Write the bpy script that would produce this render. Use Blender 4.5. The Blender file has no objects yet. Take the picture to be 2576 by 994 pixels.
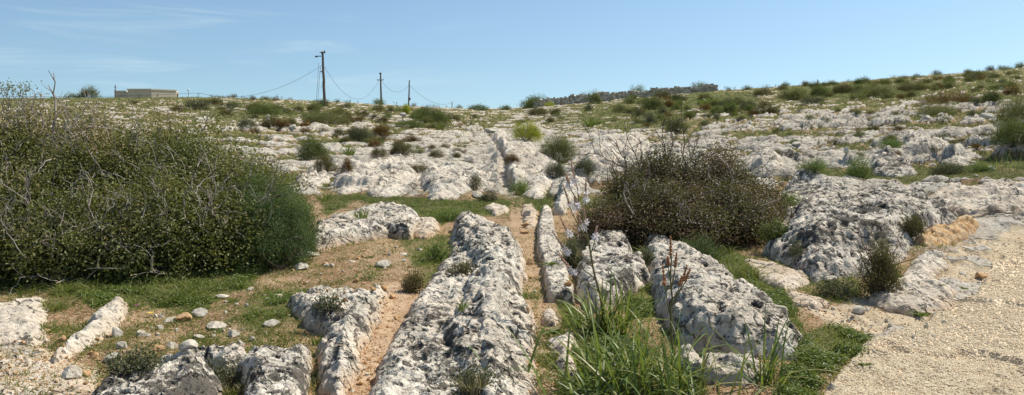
import bpy, math, random
import numpy as np
from mathutils import Vector
random.seed(7)
RS = np.random.RandomState(11)
S = bpy.context.scene
COL = S.collection
# ------------------------------------------------------------------ numbers of the place
HC = 1.6            # eye height
FP = 1983.0         # focal length in the units the survey below is written in
CX, CY0 = 1288.0, 330.0

# ------------------------------------------------------------------ noise
def _h(ix, iy, s):
    n = (ix.astype(np.int64)*374761393 + iy.astype(np.int64)*668265263 + s*1442695041) & 0xffffffff
    n = ((n ^ (n >> 13))*1274126177) & 0xffffffff
    n = ((n ^ (n >> 16))*2246822519) & 0xffffffff
    return (n ^ (n >> 15)) & 0xffffffff
def rnd(ix, iy, s=0): return _h(ix, iy, s)/4294967295.0
def perlin(x, y, s=0):
    x0 = np.floor(x); y0 = np.floor(y); fx = x-x0; fy = y-y0
    u = fx*fx*fx*(fx*(fx*6-15)+10); v = fy*fy*fy*(fy*(fy*6-15)+10)
    def g(dx, dy):
        a = rnd(x0+dx, y0+dy, s)*2*math.pi
        return np.cos(a)*(fx-dx)+np.sin(a)*(fy-dy)
    a = g(0, 0); b = g(1, 0); c = g(0, 1); d = g(1, 1)
    return ((a+(b-a)*u)*(1-v)+(c+(d-c)*u)*v)*1.5
def fbm(x, y, o=4, s=0, g=.5):
    r = 0; a = 1; t = 0
    for k in range(o):
        r = r+a*perlin(x+k*17.3, y-k*9.1, s+k); t += a; a *= g; x = x*2.03; y = y*2.03
    return r/t
def worley(x, y, s=0):
    x0 = np.floor(x); y0 = np.floor(y)
    f1 = np.full(x.shape, 9.0); f2 = np.full(x.shape, 9.0); cid = np.zeros(x.shape)
    for dx in (-1, 0, 1):
        for dy in (-1, 0, 1):
            cx = x0+dx; cy = y0+dy
            d = np.hypot(cx+rnd(cx, cy, s)-x, cy+rnd(cx, cy, s+7)-y)
            m = d < f1
            f2 = np.where(m, f1, np.minimum(f2, d)); cid = np.where(m, rnd(cx, cy, s+13), cid); f1 = np.where(m, d, f1)
    return f1, f2, cid
def ss(a, b, x):
    t = np.clip((x-a)/(b-a), 0, 1); return t*t*(3-2*t)
def sdist(px, py, poly):          # signed distance, positive inside
    p = np.asarray(poly, float); n = len(p); d = np.full(px.shape, 1e9); ins = np.zeros(px.shape, bool)
    for i in range(n):
        ax, ay = p[i]; bx, by = p[(i+1) % n]; ex, ey = bx-ax, by-ay; wx = px-ax; wy = py-ay
        t = np.clip((wx*ex+wy*ey)/(ex*ex+ey*ey+1e-12), 0, 1)
        d = np.minimum(d, np.hypot(wx-ex*t, wy-ey*t))
        c = ((ay > py) != (by > py)) & (px < (bx-ax)*(py-ay)/((by-ay) if by != ay else 1e-9)+ax)
        ins ^= c
    return np.where(ins, d, -d)

# ------------------------------------------------------------------ base relief: rows of the slope seen from the eye, per bearing
YT = np.array([1.2, 2.5, 4.3, 5.8, 7.5, 9.5, 14, 20, 30, 50, 80, 110, 150.])
SKX = [-3000, -600, 0, 350, 520, 620, 740, 850, 960, 1050, 1150, 1250, 1310, 1400, 1500, 1600, 1700, 1800, 1900, 2057, 2200, 2400, 2576, 3100, 6000]
SKY = [250, 245, 243, 241, 239, 245, 248, 254, 262, 267, 273, 274, 268, 258, 251, 242, 233, 224, 218, 207, 195, 181, 164, 130, 120]
BX = np.array([0, 640, 1288, 1700, 2100, 2576.])
BR = np.array([
 [2750, 1500, 995, 800, 690, 600, 490, 430, 372, 315, 280, 259],
 [2750, 1500, 995, 800, 690, 600, 490, 425, 368, 312, 279, 260],
 [2750, 1500, 994, 800, 690, 600, 500, 445, 392, 340, 304, 285],
 [2750, 1500, 1000, 800, 690, 600, 490, 425, 370, 313, 274, 250],
 [2750, 1500, 1000, 810, 680, 580, 465, 400, 340, 285, 245, 223],
 [2750, 1500, 1015, 820, 680, 560, 430, 362, 300, 245, 209, 186.]])
gx = np.concatenate([np.linspace(-6000, -320, 60), np.arange(-300, 2901, 10), np.linspace(2920, 8500, 60)])
gl = np.linspace(math.log(1.2), math.log(150), 300)
T = np.zeros((len(gl), len(gx)))
sky = np.interp(gx, SKX, SKY)
sky = np.convolve(np.pad(sky, 3, 'edge'), np.ones(7)/7, 'valid')
colrows = np.array([np.interp(gx, BX, BR[:, k]) for k in range(12)]+[sky])
lY = np.log(YT)
for j in range(len(gx)):
    z = HC-(colrows[:, j]-CY0)/FP*YT
    T[:, j] = np.interp(gl, lY, z)
for _ in range(3):
    P_ = np.pad(T, ((6, 6), (0, 0)), 'edge'); T = sum(P_[k:k+T.shape[0]] for k in range(13))/13
P_ = np.pad(T, ((0, 0), (9, 9)), 'edge'); T2 = sum(P_[:, k:k+T.shape[1]] for k in range(19))/19
far_w = ss(math.log(60), math.log(150), gl)[:, None]
T = T2*(1-far_w)+T*far_w
def zbase(px, Y):
    px = np.clip(np.asarray(px, float), gx[0], gx[-1]); Y = np.asarray(Y, float)
    l = np.log(np.clip(Y, 1.2, 150))
    fi = np.clip((l-gl[0])/(gl[1]-gl[0]), 0, len(gl)-1.001); i = fi.astype(int); a = fi-i
    j = np.clip(np.searchsorted(gx, px, side='right')-1, 0, len(gx)-2); b = (px-gx[j])/(gx[j+1]-gx[j])
    z = (T[i, j]*(1-b)+T[i, j+1]*b)*(1-a)+(T[i+1, j]*(1-b)+T[i+1, j+1]*b)*a
    return z-np.maximum(Y-150, 0)*.006
LYS = np.exp(np.linspace(math.log(1.6), math.log(150), 2500))
def depth(px, row, e=0.0):        # where a sight line at that bearing and row meets the slope raised by e
    z = zbase(np.full(LYS.shape, px), LYS)+e
    r = CY0-(z-HC)/LYS*FP
    k = np.argmax(r <= row)
    return float(LYS[k]) if r[k] <= row else 150.
def wxy(px, row, e=0.0):
    Y = depth(px, row, e); return ((px-CX)/FP*Y, Y)

# ------------------------------------------------------------------ the grid of the ground
pxs = np.concatenate([np.linspace(-6000, -640, 50), np.linspace(-600, -70, 90), np.arange(-60, 2640, 2.8), np.linspace(2645, 3150, 90), np.linspace(3200, 8500, 50)])
ls = [math.log(1.3)]
while ls[-1] < math.log(600):
    Yc = math.exp(ls[-1])
    ls.append(ls[-1]+(.012 if Yc < 2.6 else .0021 if Yc < 9 else .0021+(min(Yc, 60)-9)/51*.0045 if Yc < 155 else .03))
ys = np.exp(np.array(ls))
NX, NY = len(pxs), len(ys)
PX, YY = np.meshgrid(pxs, ys)
XX = (PX-CX)/FP*YY
ZB = zbase(PX, YY)
ROW = CY0-(ZB-HC)/YY*FP
RH = np.abs(np.gradient(ROW, axis=0)); CW = np.gradient(pxs)[None, :]
INV = (PX > -70) & (PX < 2660) & (ROW > 150) & (ROW < 1120) & (YY < 152)
def pmask(poly, soft, nz=0):
    p = np.asarray(poly, float); out = np.zeros(PX.shape)
    m = (PX > p[:, 0].min()-soft*2-nz) & (PX < p[:, 0].max()+soft*2+nz) & (ROW > p[:, 1].min()-soft*2-nz) & (ROW < p[:, 1].max()+soft*2+nz)
    x = PX[m]; y = ROW[m]
    if nz:
        x = x+nz*1.6*(fbm(XX[m]*1.3, YY[m]*1.3, 3, 5)+1.5*fbm(XX[m]*.25, YY[m]*.12, 3, 15)); y = y+nz*.7*(fbm(XX[m]*1.3, YY[m]*1.3, 3, 9)+1.2*fbm(XX[m]*.25, YY[m]*.12, 3, 19))
    out[m] = ss(-soft, soft, sdist(x, y, p)); return out

# karst weight
kw = ss(520, 470, ROW)*1.0
kw = np.maximum(kw, pmask([(1960, 420), (2600, 420), (2600, 560), (2400, 720), (2050, 720), (1960, 640)], 30)*.5)
for poly, soft, f in [
    ([(800, 480), (1060, 500), (1160, 500), (1290, 490), (1330, 470), (1390, 470), (1400, 540), (1100, 620), (800, 600)], 8, 0),
    ([(1990, 425), (2200, 432), (2600, 400), (2600, 465), (2350, 468), (2100, 462), (2000, 440)], 8, .05),
    ([(1700, 500), (1940, 500), (1960, 660), (1700, 660)], 20, .2),
    ([(1720, 232), (1900, 232), (1900, 268), (1720, 268)], 8, .3),
    ([(1960, 215), (2300, 210), (2320, 250), (1960, 255)], 8, .3),
    ([(500, 285), (760, 280), (780, 300), (520, 305)], 6, .35),
    ([(1360, 280), (1700, 255), (1740, 330), (1560, 340), (1400, 345)], 14, .55),
    ([(-300, 235), (560, 232), (520, 254), (-300, 262)], 4, .12),
    ([(700, 395), (860, 395), (840, 420), (700, 420)], 8, .4)]:
    m = pmask(poly, soft, 14); kw = kw*(1-m)+kw*f*m
kw = kw*(.80+.55*fbm(XX*.10, YY*.05, 3, 40)) * ss(1100, 380, ROW)
kw = np.clip(kw, 0, 1)
# blocks and hollows of the bare limestone
wx_ = XX+.35*fbm(XX*.9, YY*.9, 3, 21); wy_ = YY+.35*fbm(XX*.9, YY*.9, 3, 31)
big = YY > 9
F1, F2, CI = worley(wx_*.62, wy_*.95, 3)
f1, f2, ci = worley(wx_*1.9, wy_*2.6, 8)
hA = ss(0, .42, F2-F1)*(.05+.24*CI**1.3)
hB = ss(0, .4, f2-f1)*(.02+.075*ci)
rg = 1-np.abs(fbm(XX*1.1, YY*1.6, 4, 51))*2.2
K = (hA+hB+.09*rg+.05*fbm(XX*4, YY*5, 3, 61))
rug = 1+.35*pmask([(1500, 300), (2600, 260), (2600, 420), (1900, 440), (1500, 400)], 40)
farlift = 1-.12*ss(30, 90, YY)
K = (K-.10)*rug*farlift
pit, _, pc = worley(XX*7, YY*7, 71)
pt = ss(.34, .12, pit)*(pc > .45)
K = K-.03*pt*(kw > .05)+.035*(1-np.abs(fbm(XX*2.6, YY*3.4, 3, 63))*2.6)*ss(70, 25, YY)
lowp = fbm(XX*.35, YY*.3, 3, 90)
vb = .075*pmask([(1440, 262), (1700, 236), (2700, 150), (2700, 262), (2330, 268), (1990, 300), (1700, 335), (1500, 330)], 14, 16)-.05*pmask([(2020, 262), (2340, 250), (2320, 300), (1900, 330), (1880, 300)], 10, 10)-.10*pmask([(860, 400), (1000, 340), (1270, 320), (1300, 480), (860, 490)], 14)-.055*pmask([(1450, 330), (1960, 310), (2500, 290), (2600, 330), (2500, 420), (1960, 440), (1500, 450)], 16)-.05*pmask([(1290, 290), (1500, 300), (1450, 380), (1290, 400)], 10)
vb = vb+.045*ss(330, 280, ROW)*ss(1350, 1250, PX)+.02*ss(260, 200, ROW)
Kn = K/(rug*farlift)
rockness = ss(.0, .045, Kn-(.085+.085*ss(400, 340, ROW)+vb+.09*lowp+.10*fbm(XX*.13, YY*.07, 3, 97)+.09*fbm(XX*.8, YY*.5, 3, 95)))*ss(.1, .5, kw)
# the two cart ruts worn in the rock
def rut(path, w, dpt):
    pts = np.array([wxy(a, b) for a, b in path]); d = np.full(XX.shape, 99.0)
    m = (YY < pts[:, 1].max()+1) & (YY > pts[:, 1].min()-1)
    x = XX[m]+.05*fbm(XX[m]*1.7, YY[m]*1.7, 2, 77); y = YY[m]; dd = np.full(x.shape, 99.)
    for (ax, ay), (bx, by) in zip(pts[:-1], pts[1:]):
        ex, ey = bx-ax, by-ay; t = np.clip(((x-ax)*ex+(y-ay)*ey)/(ex*ex+ey*ey), 0, 1)
        dd = np.minimum(dd, np.hypot(x-ax-ex*t, y-ay-ey*t))
    d[m] = dd
    return ss(w*1.15, w*.75, d), ss(w*3.4, w*1.2, d)
rA, rAw = rut([(1332, 1100), (1338, 860), (1322, 770), (1338, 700), (1332, 640), (1322, 590), (1308, 545), (1300, 505), (1278, 480), (1262, 445), (1268, 412), (1256, 380), (1242, 360), (1229, 345), (1221, 328)], .15, .3)
rB, rBw = rut([(1185, 346), (1180, 330), (1160, 312), (1150, 300)], .2, .3)
rC, rCw = rut([(860, 1120), (900, 990), (945, 860), (985, 775), (1020, 720)], .2, .3)
rL = np.maximum(rA, rB); rW = np.maximum(rAw, rBw)
bank = rW*(1-rL)*ss(0.1, .5, kw)
K = K*(1-rL)+bank*.17*ss(24, 9, np.abs(YY-18)*1.0)-.10*rL*ss(.1, .5, kw)
rockness = np.maximum(rockness*(1-rL), bank*.95*(YY < 45))
soil = .018*fbm(XX*3, YY*3, 4, 13)+.03*fbm(XX*.8, YY*.8, 2, 14)
ZG = ZB+kw*np.where(rockness > 0, K, K*.6)*ss(155, 140, YY)+soil*(1-kw)
ROCK0 = rockness
# how green
g0 = ss(-.25, .35, fbm(XX*.55, YY*.4, 4, 101))
green = (.35+.65*g0)*(1-rockness)*ss(600, 470, ROW)*.9
for poly, v, soft in [
    ([(800, 490), (1000, 492), (1160, 505), (1290, 500), (1390, 480), (1400, 540), (1180, 540), (1060, 590), (1030, 520), (900, 510), (810, 540)], .95, 8),
    ([(1990, 425), (2200, 432), (2600, 400), (2600, 465), (2350, 468), (2100, 462), (2000, 440)], .8, 8),
    ([(100, 720), (420, 690), (650, 640), (720, 640), (640, 720), (560, 760), (500, 790), (380, 770), (300, 800), (200, 760)], 1, 14),
    ([(400, 780), (700, 720), (740, 800), (700, 860), (500, 850), (360, 830), (330, 780)], .5, 18),
    ([(620, 640), (780, 720), (740, 740), (600, 740)], .4, 14),
    ([(1000, 600), (1130, 590), (1140, 680), (1060, 750), (1000, 760), (1050, 690)], .65, 14),
    ([(1350, 640), (1390, 700), (1400, 860), (1350, 994), (1340, 1100), (1500, 1100), (1520, 900), (1440, 760), (1400, 640)], .9, 10),
    ([(1570, 560), (1630, 570), (1640, 700), (1640, 800), (1560, 800), (1590, 690)], .95, 8),
    ([(1700, 600), (1900, 650), (1960, 720), (2000, 800), (2010, 850), (1930, 770), (1800, 690)], 1, 8),
    ([(1990, 860), (2060, 825), (2220, 850), (2210, 900), (2060, 940), (2040, 1100), (1900, 1100), (1990, 920)], 1, 10),
    ([(1440, 800), (1760, 930), (1800, 1100), (1400, 1100), (1400, 900)], .9, 12),
    ([(2040, 700), (2160, 690), (2180, 780), (2100, 760)], .7, 10),
    ([(1720, 232), (1900, 232), (1900, 268), (1720, 268)], 1, 8),
    ([(1960, 212), (2330, 205), (2330, 250), (1960, 255)], .95, 8),
    ([(1360, 280), (1700, 255), (1740, 330), (1560, 340), (1400, 345)], .8, 14),
    ([(0, 243), (520, 238), (500, 252), (0, 258)], .9, 4),
    ([(1380, 400), (1500, 400), (1520, 470), (1400, 480)], .9, 8),
    ([(500, 285), (760, 280), (780, 300), (520, 305)], 1, 6)]:
    green = np.maximum(green, pmask(poly, soft, 12)*v*(1-rockness))
green = np.maximum(green, (1-ROCK0)*ss(500, 440, ROW)*(.72+.35*fbm(XX*.5, YY*.3, 3, 145)))
rutall = np.maximum(np.maximum(rL*ss(460, 560, ROW)*.75, rL*ss(520, 470, ROW)), rC)
green = green*(1-np.clip(rutall*1.0, 0, 1)*.95)
path = np.clip(rutall, 0, 1)*(1-.35*rL*(1-rC))
rockness = np.maximum(rockness, rL*.62*ss(540, 470, ROW))
green = np.maximum(green, rA*ss(560, 620, ROW)*(.25+.9*fbm(XX*2.2, YY*1.5, 3, 170)))
pale = pmask([(2000, 780), (2100, 770), (2380, 700), (2440, 560), (2600, 480), (2600, 1100), (2020, 1100), (2200, 880), (2100, 830)], 14, 20)
pale = np.maximum(pale, pmask([(-70, 860), (120, 880), (260, 930), (240, 1100), (-70, 1100)], 14, 14)*.8)
green *= (1-pale*.92)
green = np.maximum(green, (.34+.75*fbm(XX*.8, YY*.6, 4, 143))*ss(540, 600, ROW)*(1-pale)*(1-path))
green *= .72+.5*np.clip(fbm(XX*1.6, YY*1.3, 4, 140)+.25, -.6, .7)
green = np.clip(green, 0, 1.1)
rockness = np.maximum(rockness, pale*.62*ss(-.02, .14, fbm(XX*1.4, YY*1.2, 4, 150)))
ZG = ZG+pale*(.035*fbm(XX*2.2, YY*1.8, 4, 151)+.03*ss(-.02, .1, fbm(XX*1.4, YY*1.2, 4, 150)))
ROCK = rockness; LICH = np.clip(.35+.5*fbm(XX*.8, YY*.8, 3, 130)+.35*(rug-1)-.35*pale, 0, 1)
PIT = pt*(kw > .05)

# ------------------------------------------------------------------ mesh helper
def mk(name, V, F, mat=None, attrs=None, smooth=False, parent=None):
    me = bpy.data.meshes.new(name)
    V = np.asarray(V, np.float32).reshape(-1, 3); Fs = F if isinstance(F, (list, tuple)) else [F]
    Fs = [np.asarray(f, np.int32) for f in Fs if len(f)]
    me.vertices.add(len(V)); me.vertices.foreach_set('co', V.ravel())
    nl = sum(f.size for f in Fs); npoly = sum(len(f) for f in Fs)
    me.loops.add(nl); me.loops.foreach_set('vertex_index', np.concatenate([f.ravel() for f in Fs]))
    me.polygons.add(npoly)
    tot = np.concatenate([np.full(len(f), f.shape[1], np.int32) for f in Fs])
    me.polygons.foreach_set('loop_start', np.concatenate([[0], np.cumsum(tot)[:-1]]).astype(np.int32))
    me.polygons.foreach_set('loop_total', tot)
    me.polygons.foreach_set('use_smooth', np.full(npoly, smooth))
    for k, a in (attrs or {}).items():
        at = me.attributes.new(k, 'FLOAT', 'POINT'); at.data.foreach_set('value', np.asarray(a, np.float32).ravel())
    me.update(calc_edges=True); me.validate()
    if mat: me.materials.append(mat)
    o = bpy.data.objects.new(name, me); COL.objects.link(o)
    if parent: o.parent = parent
    return o
def tag(o, label=None, cat=None, group=None, kind=None):
    if label: o['label'] = label
    if cat: o['category'] = cat
    if group: o['group'] = group
    if kind: o['kind'] = kind
    return o
def empty(name, loc=(0, 0, 0)):
    o = bpy.data.objects.new(name, None); o.location = loc; o.empty_display_size = .1; COL.objects.link(o); return o
def local(V, loc): return np.asarray(V, float)-np.asarray(loc, float)

# ------------------------------------------------------------------ materials
class NT:
    def __init__(s, name):
        s.m = bpy.data.materials.new(name); s.m.use_nodes = True; s.t = s.m.node_tree; s.t.nodes.clear()
        s.out = s.t.nodes.new('ShaderNodeOutputMaterial'); s.pos = s.n('ShaderNodeNewGeometry').outputs['Position']
    def n(s, ty, **k):
        nd = s.t.nodes.new(ty)
        for a, b in k.items(): setattr(nd, a, b)
        return nd
    def put(s, sock, v):
        if isinstance(v, bpy.types.NodeSocket): s.t.links.new(v, sock)
        elif isinstance(v, (tuple, list)) and len(v) == 3 and sock.type == 'RGBA': sock.default_value = (*v, 1)
        else: sock.default_value = v
    def noise(s, sc, det=4, rough=.6, vec=None, col=False, dist=0):
        nd = s.n('ShaderNodeTexNoise'); s.put(nd.inputs['Vector'], vec or s.pos); nd.inputs['Scale'].default_value = sc
        nd.inputs['Detail'].default_value = det; nd.inputs['Roughness'].default_value = rough; nd.inputs['Distortion'].default_value = dist
        return nd.outputs['Color' if col else 'Fac']
    def vor(s, sc, feat='F1', out='Distance', vec=None):
        nd = s.n('ShaderNodeTexVoronoi', feature=feat); s.put(nd.inputs['Vector'], vec or s.pos); nd.inputs['Scale'].default_value = sc
        return nd.outputs[out]
    def ramp(s, f, a, b, lo=0., hi=1.):
        nd = s.n('ShaderNodeMapRange', interpolation_type='SMOOTHSTEP'); s.put(nd.inputs[0], f)
        for i, v in ((1, a), (2, b), (3, lo), (4, hi)): nd.inputs[i].default_value = v
        return nd.outputs[0]
    def mix(s, f, a, b, mode='MIX'):
        nd = s.n('ShaderNodeMix', data_type='RGBA', blend_type=mode); s.put(nd.inputs[0], f); s.put(nd.inputs[6], a); s.put(nd.inputs[7], b)
        return nd.outputs[2]
    def ma(s, op, a, b=0.):
        nd = s.n('ShaderNodeMath', operation=op); s.put(nd.inputs[0], a); s.put(nd.inputs[1], b); return nd.outputs[0]
    def attr(s, n): return s.n('ShaderNodeAttribute', attribute_name=n).outputs['Fac']
    def bsdf(s, col, rough=.9, bump=None, dist=.01, strg=1., spec=.2, nrm=None):
        b = s.n('ShaderNodeBsdfPrincipled'); s.put(b.inputs['Base Color'], col); s.put(b.inputs['Roughness'], rough)
        b.inputs['Specular IOR Level'].default_value = spec
        if bump is not None:
            bp = s.n('ShaderNodeBump'); bp.inputs['Strength'].default_value = strg; bp.inputs['Distance'].default_value = dist
            s.put(bp.inputs['Height'], bump); s.t.links.new(bp.outputs[0], b.inputs['Normal'])
        return b.outputs[0]
    def end(s, sh): s.t.links.new(sh, s.out.inputs['Surface']); return s.m

def limestone(n, white=1.0, lich='lich', pit='pit', stain='stain'):
    big_ = n.noise(1.6, 5, .6); med = n.noise(9, 5, .65); fine = n.noise(60, 4, .7)
    c = n.mix(n.ramp(big_, .35, .68), (.56*white, .485*white, .39*white), (.73*white, .665*white, .56*white))
    c = n.mix(n.ramp(med, .46, .66, 0, .75), c, (.40, .35, .28))
    c = n.mix(n.ramp(fine, .5, .70, 0, .7), c, (.27, .235, .185)); c = n.mix(n.ramp(n.noise(26, 6, .8), .52, .66, 0, .6), c, (.33, .30, .25))
    c = n.mix(n.ramp(n.noise(3.4, 7, .72), .48, .61, 0, .48), c, (.335, .31, .265))
    wv = n.n('ShaderNodeVectorMath', operation='MULTIPLY_ADD'); n.put(wv.inputs[0], n.noise(2.5, 4, .6, col=True)); wv.inputs[1].default_value = (.5, .5, .5); n.put(wv.inputs[2], n.pos)
    cr = n.ma('MULTIPLY', n.ramp(n.vor(2.3, 'DISTANCE_TO_EDGE', vec=wv.outputs[0]), .035, .004), n.ramp(n.noise(1.3, 3), .42, .55))
    c = n.mix(n.ma('MULTIPLY', cr, .8), c, (.10, .085, .065))
    # warm tone low down where earth stains it
    c = n.mix(n.ma('MULTIPLY', n.attr(stain), n.ramp(n.noise(5, 4), .3, .6, .4, 1.)), c, (.52, .34, .19))
    # black lichen
    lf = n.ma('ADD', n.ma('ADD', n.noise(11, 8, .78, dist=.25), n.ma('MULTIPLY', n.attr(lich), .34)), n.ma('MULTIPLY', n.attr(pit), .12))
    c = n.mix(n.ramp(lf, .715, .775, 0, .9), c, (.062, .053, .043))
    # dark mouths of the solution pits
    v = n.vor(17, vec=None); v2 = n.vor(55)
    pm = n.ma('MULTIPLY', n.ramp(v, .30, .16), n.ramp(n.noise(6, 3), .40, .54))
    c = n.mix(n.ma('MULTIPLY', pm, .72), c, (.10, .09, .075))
    h = n.ma('ADD', n.ma('MULTIPLY', med, .6), n.ma('MULTIPLY', fine, .28))
    h = n.ma('SUBTRACT', n.ma('ADD', h, n.ma('MULTIPLY', n.noise(4.5, 5, .65), 1.6)), n.ma('MULTIPLY', cr, 1.0)); h = n.ma('SUBTRACT', h, n.ma('MULTIPLY', pm, .5)); h = n.ma('SUBTRACT', h, n.ma('MULTIPLY', n.ramp(v2, .3, .1), .12))
    return c, h
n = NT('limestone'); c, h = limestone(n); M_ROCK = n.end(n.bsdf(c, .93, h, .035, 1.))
n = NT('karst_ground')
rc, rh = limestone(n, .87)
s1 = n.noise(2.2, 5, .6); s2 = n.noise(24, 5, .7); s3 = n.noise(110, 3, .7)
so = n.mix(n.ramp(s1, .35, .65), (.26, .155, .08), (.43, .30, .175))
so = n.mix(n.ramp(s2, .45, .65, 0, .8), so, (.52, .39, .26)); so = n.mix(n.ramp(n.noise(9, 5, .75), .52, .68, 0, .75), so, (.15, .085, .045)); so = n.mix(n.ramp(s3, .5, .68, 0, .7), so, (.15, .08, .04))
gr = n.mix(n.ramp(n.noise(3, 5, .65), .35, .65), (.085, .105, .028), (.19, .175, .065))
gr = n.mix(n.ramp(n.noise(18, 4, .7), .48, .68, 0, .7), gr, (.21, .17, .085))
gf = n.ramp(n.ma('ADD', n.attr('green'), n.ma('MULTIPLY', n.ma('SUBTRACT', n.noise(7, 5, .7), .5), 1.1)), .35, .62)
col = n.mix(gf, so, gr)
pc_ = n.mix(n.ramp(n.noise(9, 5, .7), .35, .65), (.45, .29, .17), (.62, .46, .31))
pc_ = n.mix(n.ramp(n.noise(50, 4, .7), .5, .7, 0, .7), pc_, (.34, .2, .11))
col = n.mix(n.attr('path'), col, pc_)
pl = n.mix(n.ramp(n.noise(3, 6, .7), .35, .65), (.50, .385, .25), (.67, .55, .385)); pl = n.mix(n.ramp(n.noise(14, 5, .75), .5, .68, 0, .8), pl, (.30, .26, .21))
col = n.mix(n.ramp(n.ma('ADD', n.attr('pale'), n.ma('MULTIPLY', n.ma('SUBTRACT', n.noise(6, 5, .7), .5), .5)), .35, .6), col, pl)
rf = n.ramp(n.ma('ADD', n.attr('rock'), n.ma('MULTIPLY', n.ma('SUBTRACT', n.noise(11, 5, .7), .5), .55)), .36, .56)
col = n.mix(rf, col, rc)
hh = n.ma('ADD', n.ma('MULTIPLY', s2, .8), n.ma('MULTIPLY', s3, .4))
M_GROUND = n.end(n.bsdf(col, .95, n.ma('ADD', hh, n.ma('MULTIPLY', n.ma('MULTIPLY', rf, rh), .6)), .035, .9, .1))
n = NT('gravel'); a = n.noise(2.0, 4, .6); b = n.vor(38, out='Color')
sp = n.n('ShaderNodeSeparateColor'); n.put(sp.inputs[0], b)
c = n.mix(n.ramp(a, .3, .7), (.64, .49, .335), (.76, .62, .45)); c = n.mix(n.ramp(sp.outputs[0], 0, 1, 0, .45), c, (.50, .37, .22))
M_GRAVEL = n.end(n.bsdf(c, .95, n.ma('SUBTRACT', 1., n.vor(42)), .008, .8, .1))
def stone_mat(nm, a, b, d):
    n = NT(nm); c = n.mix(n.ramp(n.noise(14, 5, .7), .35, .65), a, b); c = n.mix(n.ramp(n.noise(35, 4, .7), .52, .68, 0, .8), c, d)
    return n.end(n.bsdf(c, .92, n.noise(45, 5, .75), .012, 1., .15))
M_STONE = stone_mat('pale_stone', (.50, .43, .33), (.62, .57, .48), (.27, .22, .17))
M_OCHRE = stone_mat('ochre_stone', (.46, .26, .12), (.56, .38, .21), (.25, .12, .05))
M_GREYST = stone_mat('grey_stone', (.41, .37, .30), (.57, .52, .43), (.24, .21, .17))
n = NT('wall_stone'); M_WALLST = n.end(n.bsdf(n.mix(n.ramp(n.noise(9, 4), .5, .7, 0, .5), n.mix(n.attr('tone'), (.30, .255, .20), (.68, .60, .49)), (.15, .13, .11)), .95))
M_HOLLOW = stone_mat('ochre_rock_face', (.42, .235, .095), (.60, .45, .28), (.27, .15, .07))
M_PEB = stone_mat('pebble', (.66, .53, .36), (.78, .66, .47), (.50, .38, .24))
def leaf_mat(nm, c1, c2, c3, rough=.4, spec=.5, trans=.35):
    n = NT(nm); t = n.attr('tone')
    c = n.mix(n.ramp(t, 0, .55), c1, c2); c = n.mix(n.ramp(t, .7, 1.), c, c3)
    b = n.bsdf(c, rough, spec=spec); tr = n.n('ShaderNodeBsdfTranslucent'); n.put(tr.inputs[0], n.mix(.5, c, (.25, .30, .04), 'MIX'))
    mx = n.n('ShaderNodeMixShader'); mx.inputs[0].default_value = trans
    n.t.links.new(b, mx.inputs[1]); n.t.links.new(tr.outputs[0], mx.inputs[2]); return n.end(mx.outputs[0])
LM = dict(
 olive=leaf_mat('olive_leaf', (.085, .095, .022), (.165, .165, .042), (.30, .22, .10), .5, .4, .32),
 dark=leaf_mat('dark_green_leaf', (.055, .080, .018), (.11, .14, .028), (.20, .22, .055), .55, .3, .3),
 juniper=leaf_mat('needle_leaf', (.032, .068, .018), (.06, .105, .026), (.12, .16, .045), .6, .3, .3),
 wine=leaf_mat('wine_tinged_leaf', (.050, .055, .022), (.130, .075, .042), (.30, .17, .12), .5, .32, .25),
 rust=leaf_mat('rusty_leaf', (.08, .030, .012), (.15, .055, .02), (.20, .11, .04), .7, .2, .25),
 brown=leaf_mat('brown_heath_leaf', (.070, .052, .022), (.12, .09, .036), (.15, .15, .05), .7, .2, .25),
 grey=leaf_mat('grey_green_leaf', (.075, .080, .042), (.13, .13, .07), (.20, .18, .11), .7, .2, .2),
 lime=leaf_mat('lime_leaf', (.28, .30, .02), (.46, .46, .035), (.60, .56, .06), .6, .3, .4),
 fennel=leaf_mat('feathery_leaf', (.07, .13, .02), (.12, .20, .035), (.20, .27, .06), .6, .3, .4),
 grass=leaf_mat('grass_blade', (.085, .12, .022), (.16, .19, .04), (.32, .27, .12), .6, .3, .4),
 weed=leaf_mat('weed_leaf', (.075, .115, .02), (.13, .18, .032), (.27, .26, .09), .5, .4, .35),
 asph=leaf_mat('strap_leaf', (.075, .125, .02), (.14, .20, .035), (.34, .30, .11), .42, .5, .38),
 dry=leaf_mat('dry_grass', (.20, .16, .085), (.32, .26, .15), (.13, .13, .05), .8, .2, .2))
def plain(nm, c, rough=.8, c2=None, sc=20, bump=.004):
    n = NT(nm); cc = n.mix(n.ramp(n.noise(sc, 5, .7), .35, .65), c, c2) if c2 else c
    return n.end(n.bsdf(cc, rough, n.noise(sc*2, 4), bump, .8))
M_TWIG = plain('grey_bark', (.20, .165, .135), .85, (.42, .37, .32), 12)
M_DTWIG = plain('brown_bark', (.07, .05, .035), .9, (.15, .115, .085), 12)
M_STALK = plain('flower_stalk_green', (.10, .12, .035), .6, (.17, .13, .06), 20)
M_BUD = plain('bud_pink_brown', (.42, .24, .16), .7, (.52, .36, .28), 60)
M_POD = plain('pod_russet', (.30, .12, .05), .7, (.42, .20, .10), 60)
M_PETAL = plain('white_petal', (.80, .74, .72), .6)
M_YEL = plain('yellow_petal', (.85, .55, .02), .6)
M_PUR = plain('purple_petal', (.30, .06, .22), .6)
M_POLE = plain('weathered_pole_wood', (.10, .08, .065), .85, (.21, .17, .14), 4)
M_WIRE = plain('black_cable', (.05, .05, .055), .6)
M_METAL = plain('rusted_bracket', (.16, .12, .10), .7)
M_BWALL = plain('building_stone', (.52, .44, .33), .85, (.58, .50, .39), 2)
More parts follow.
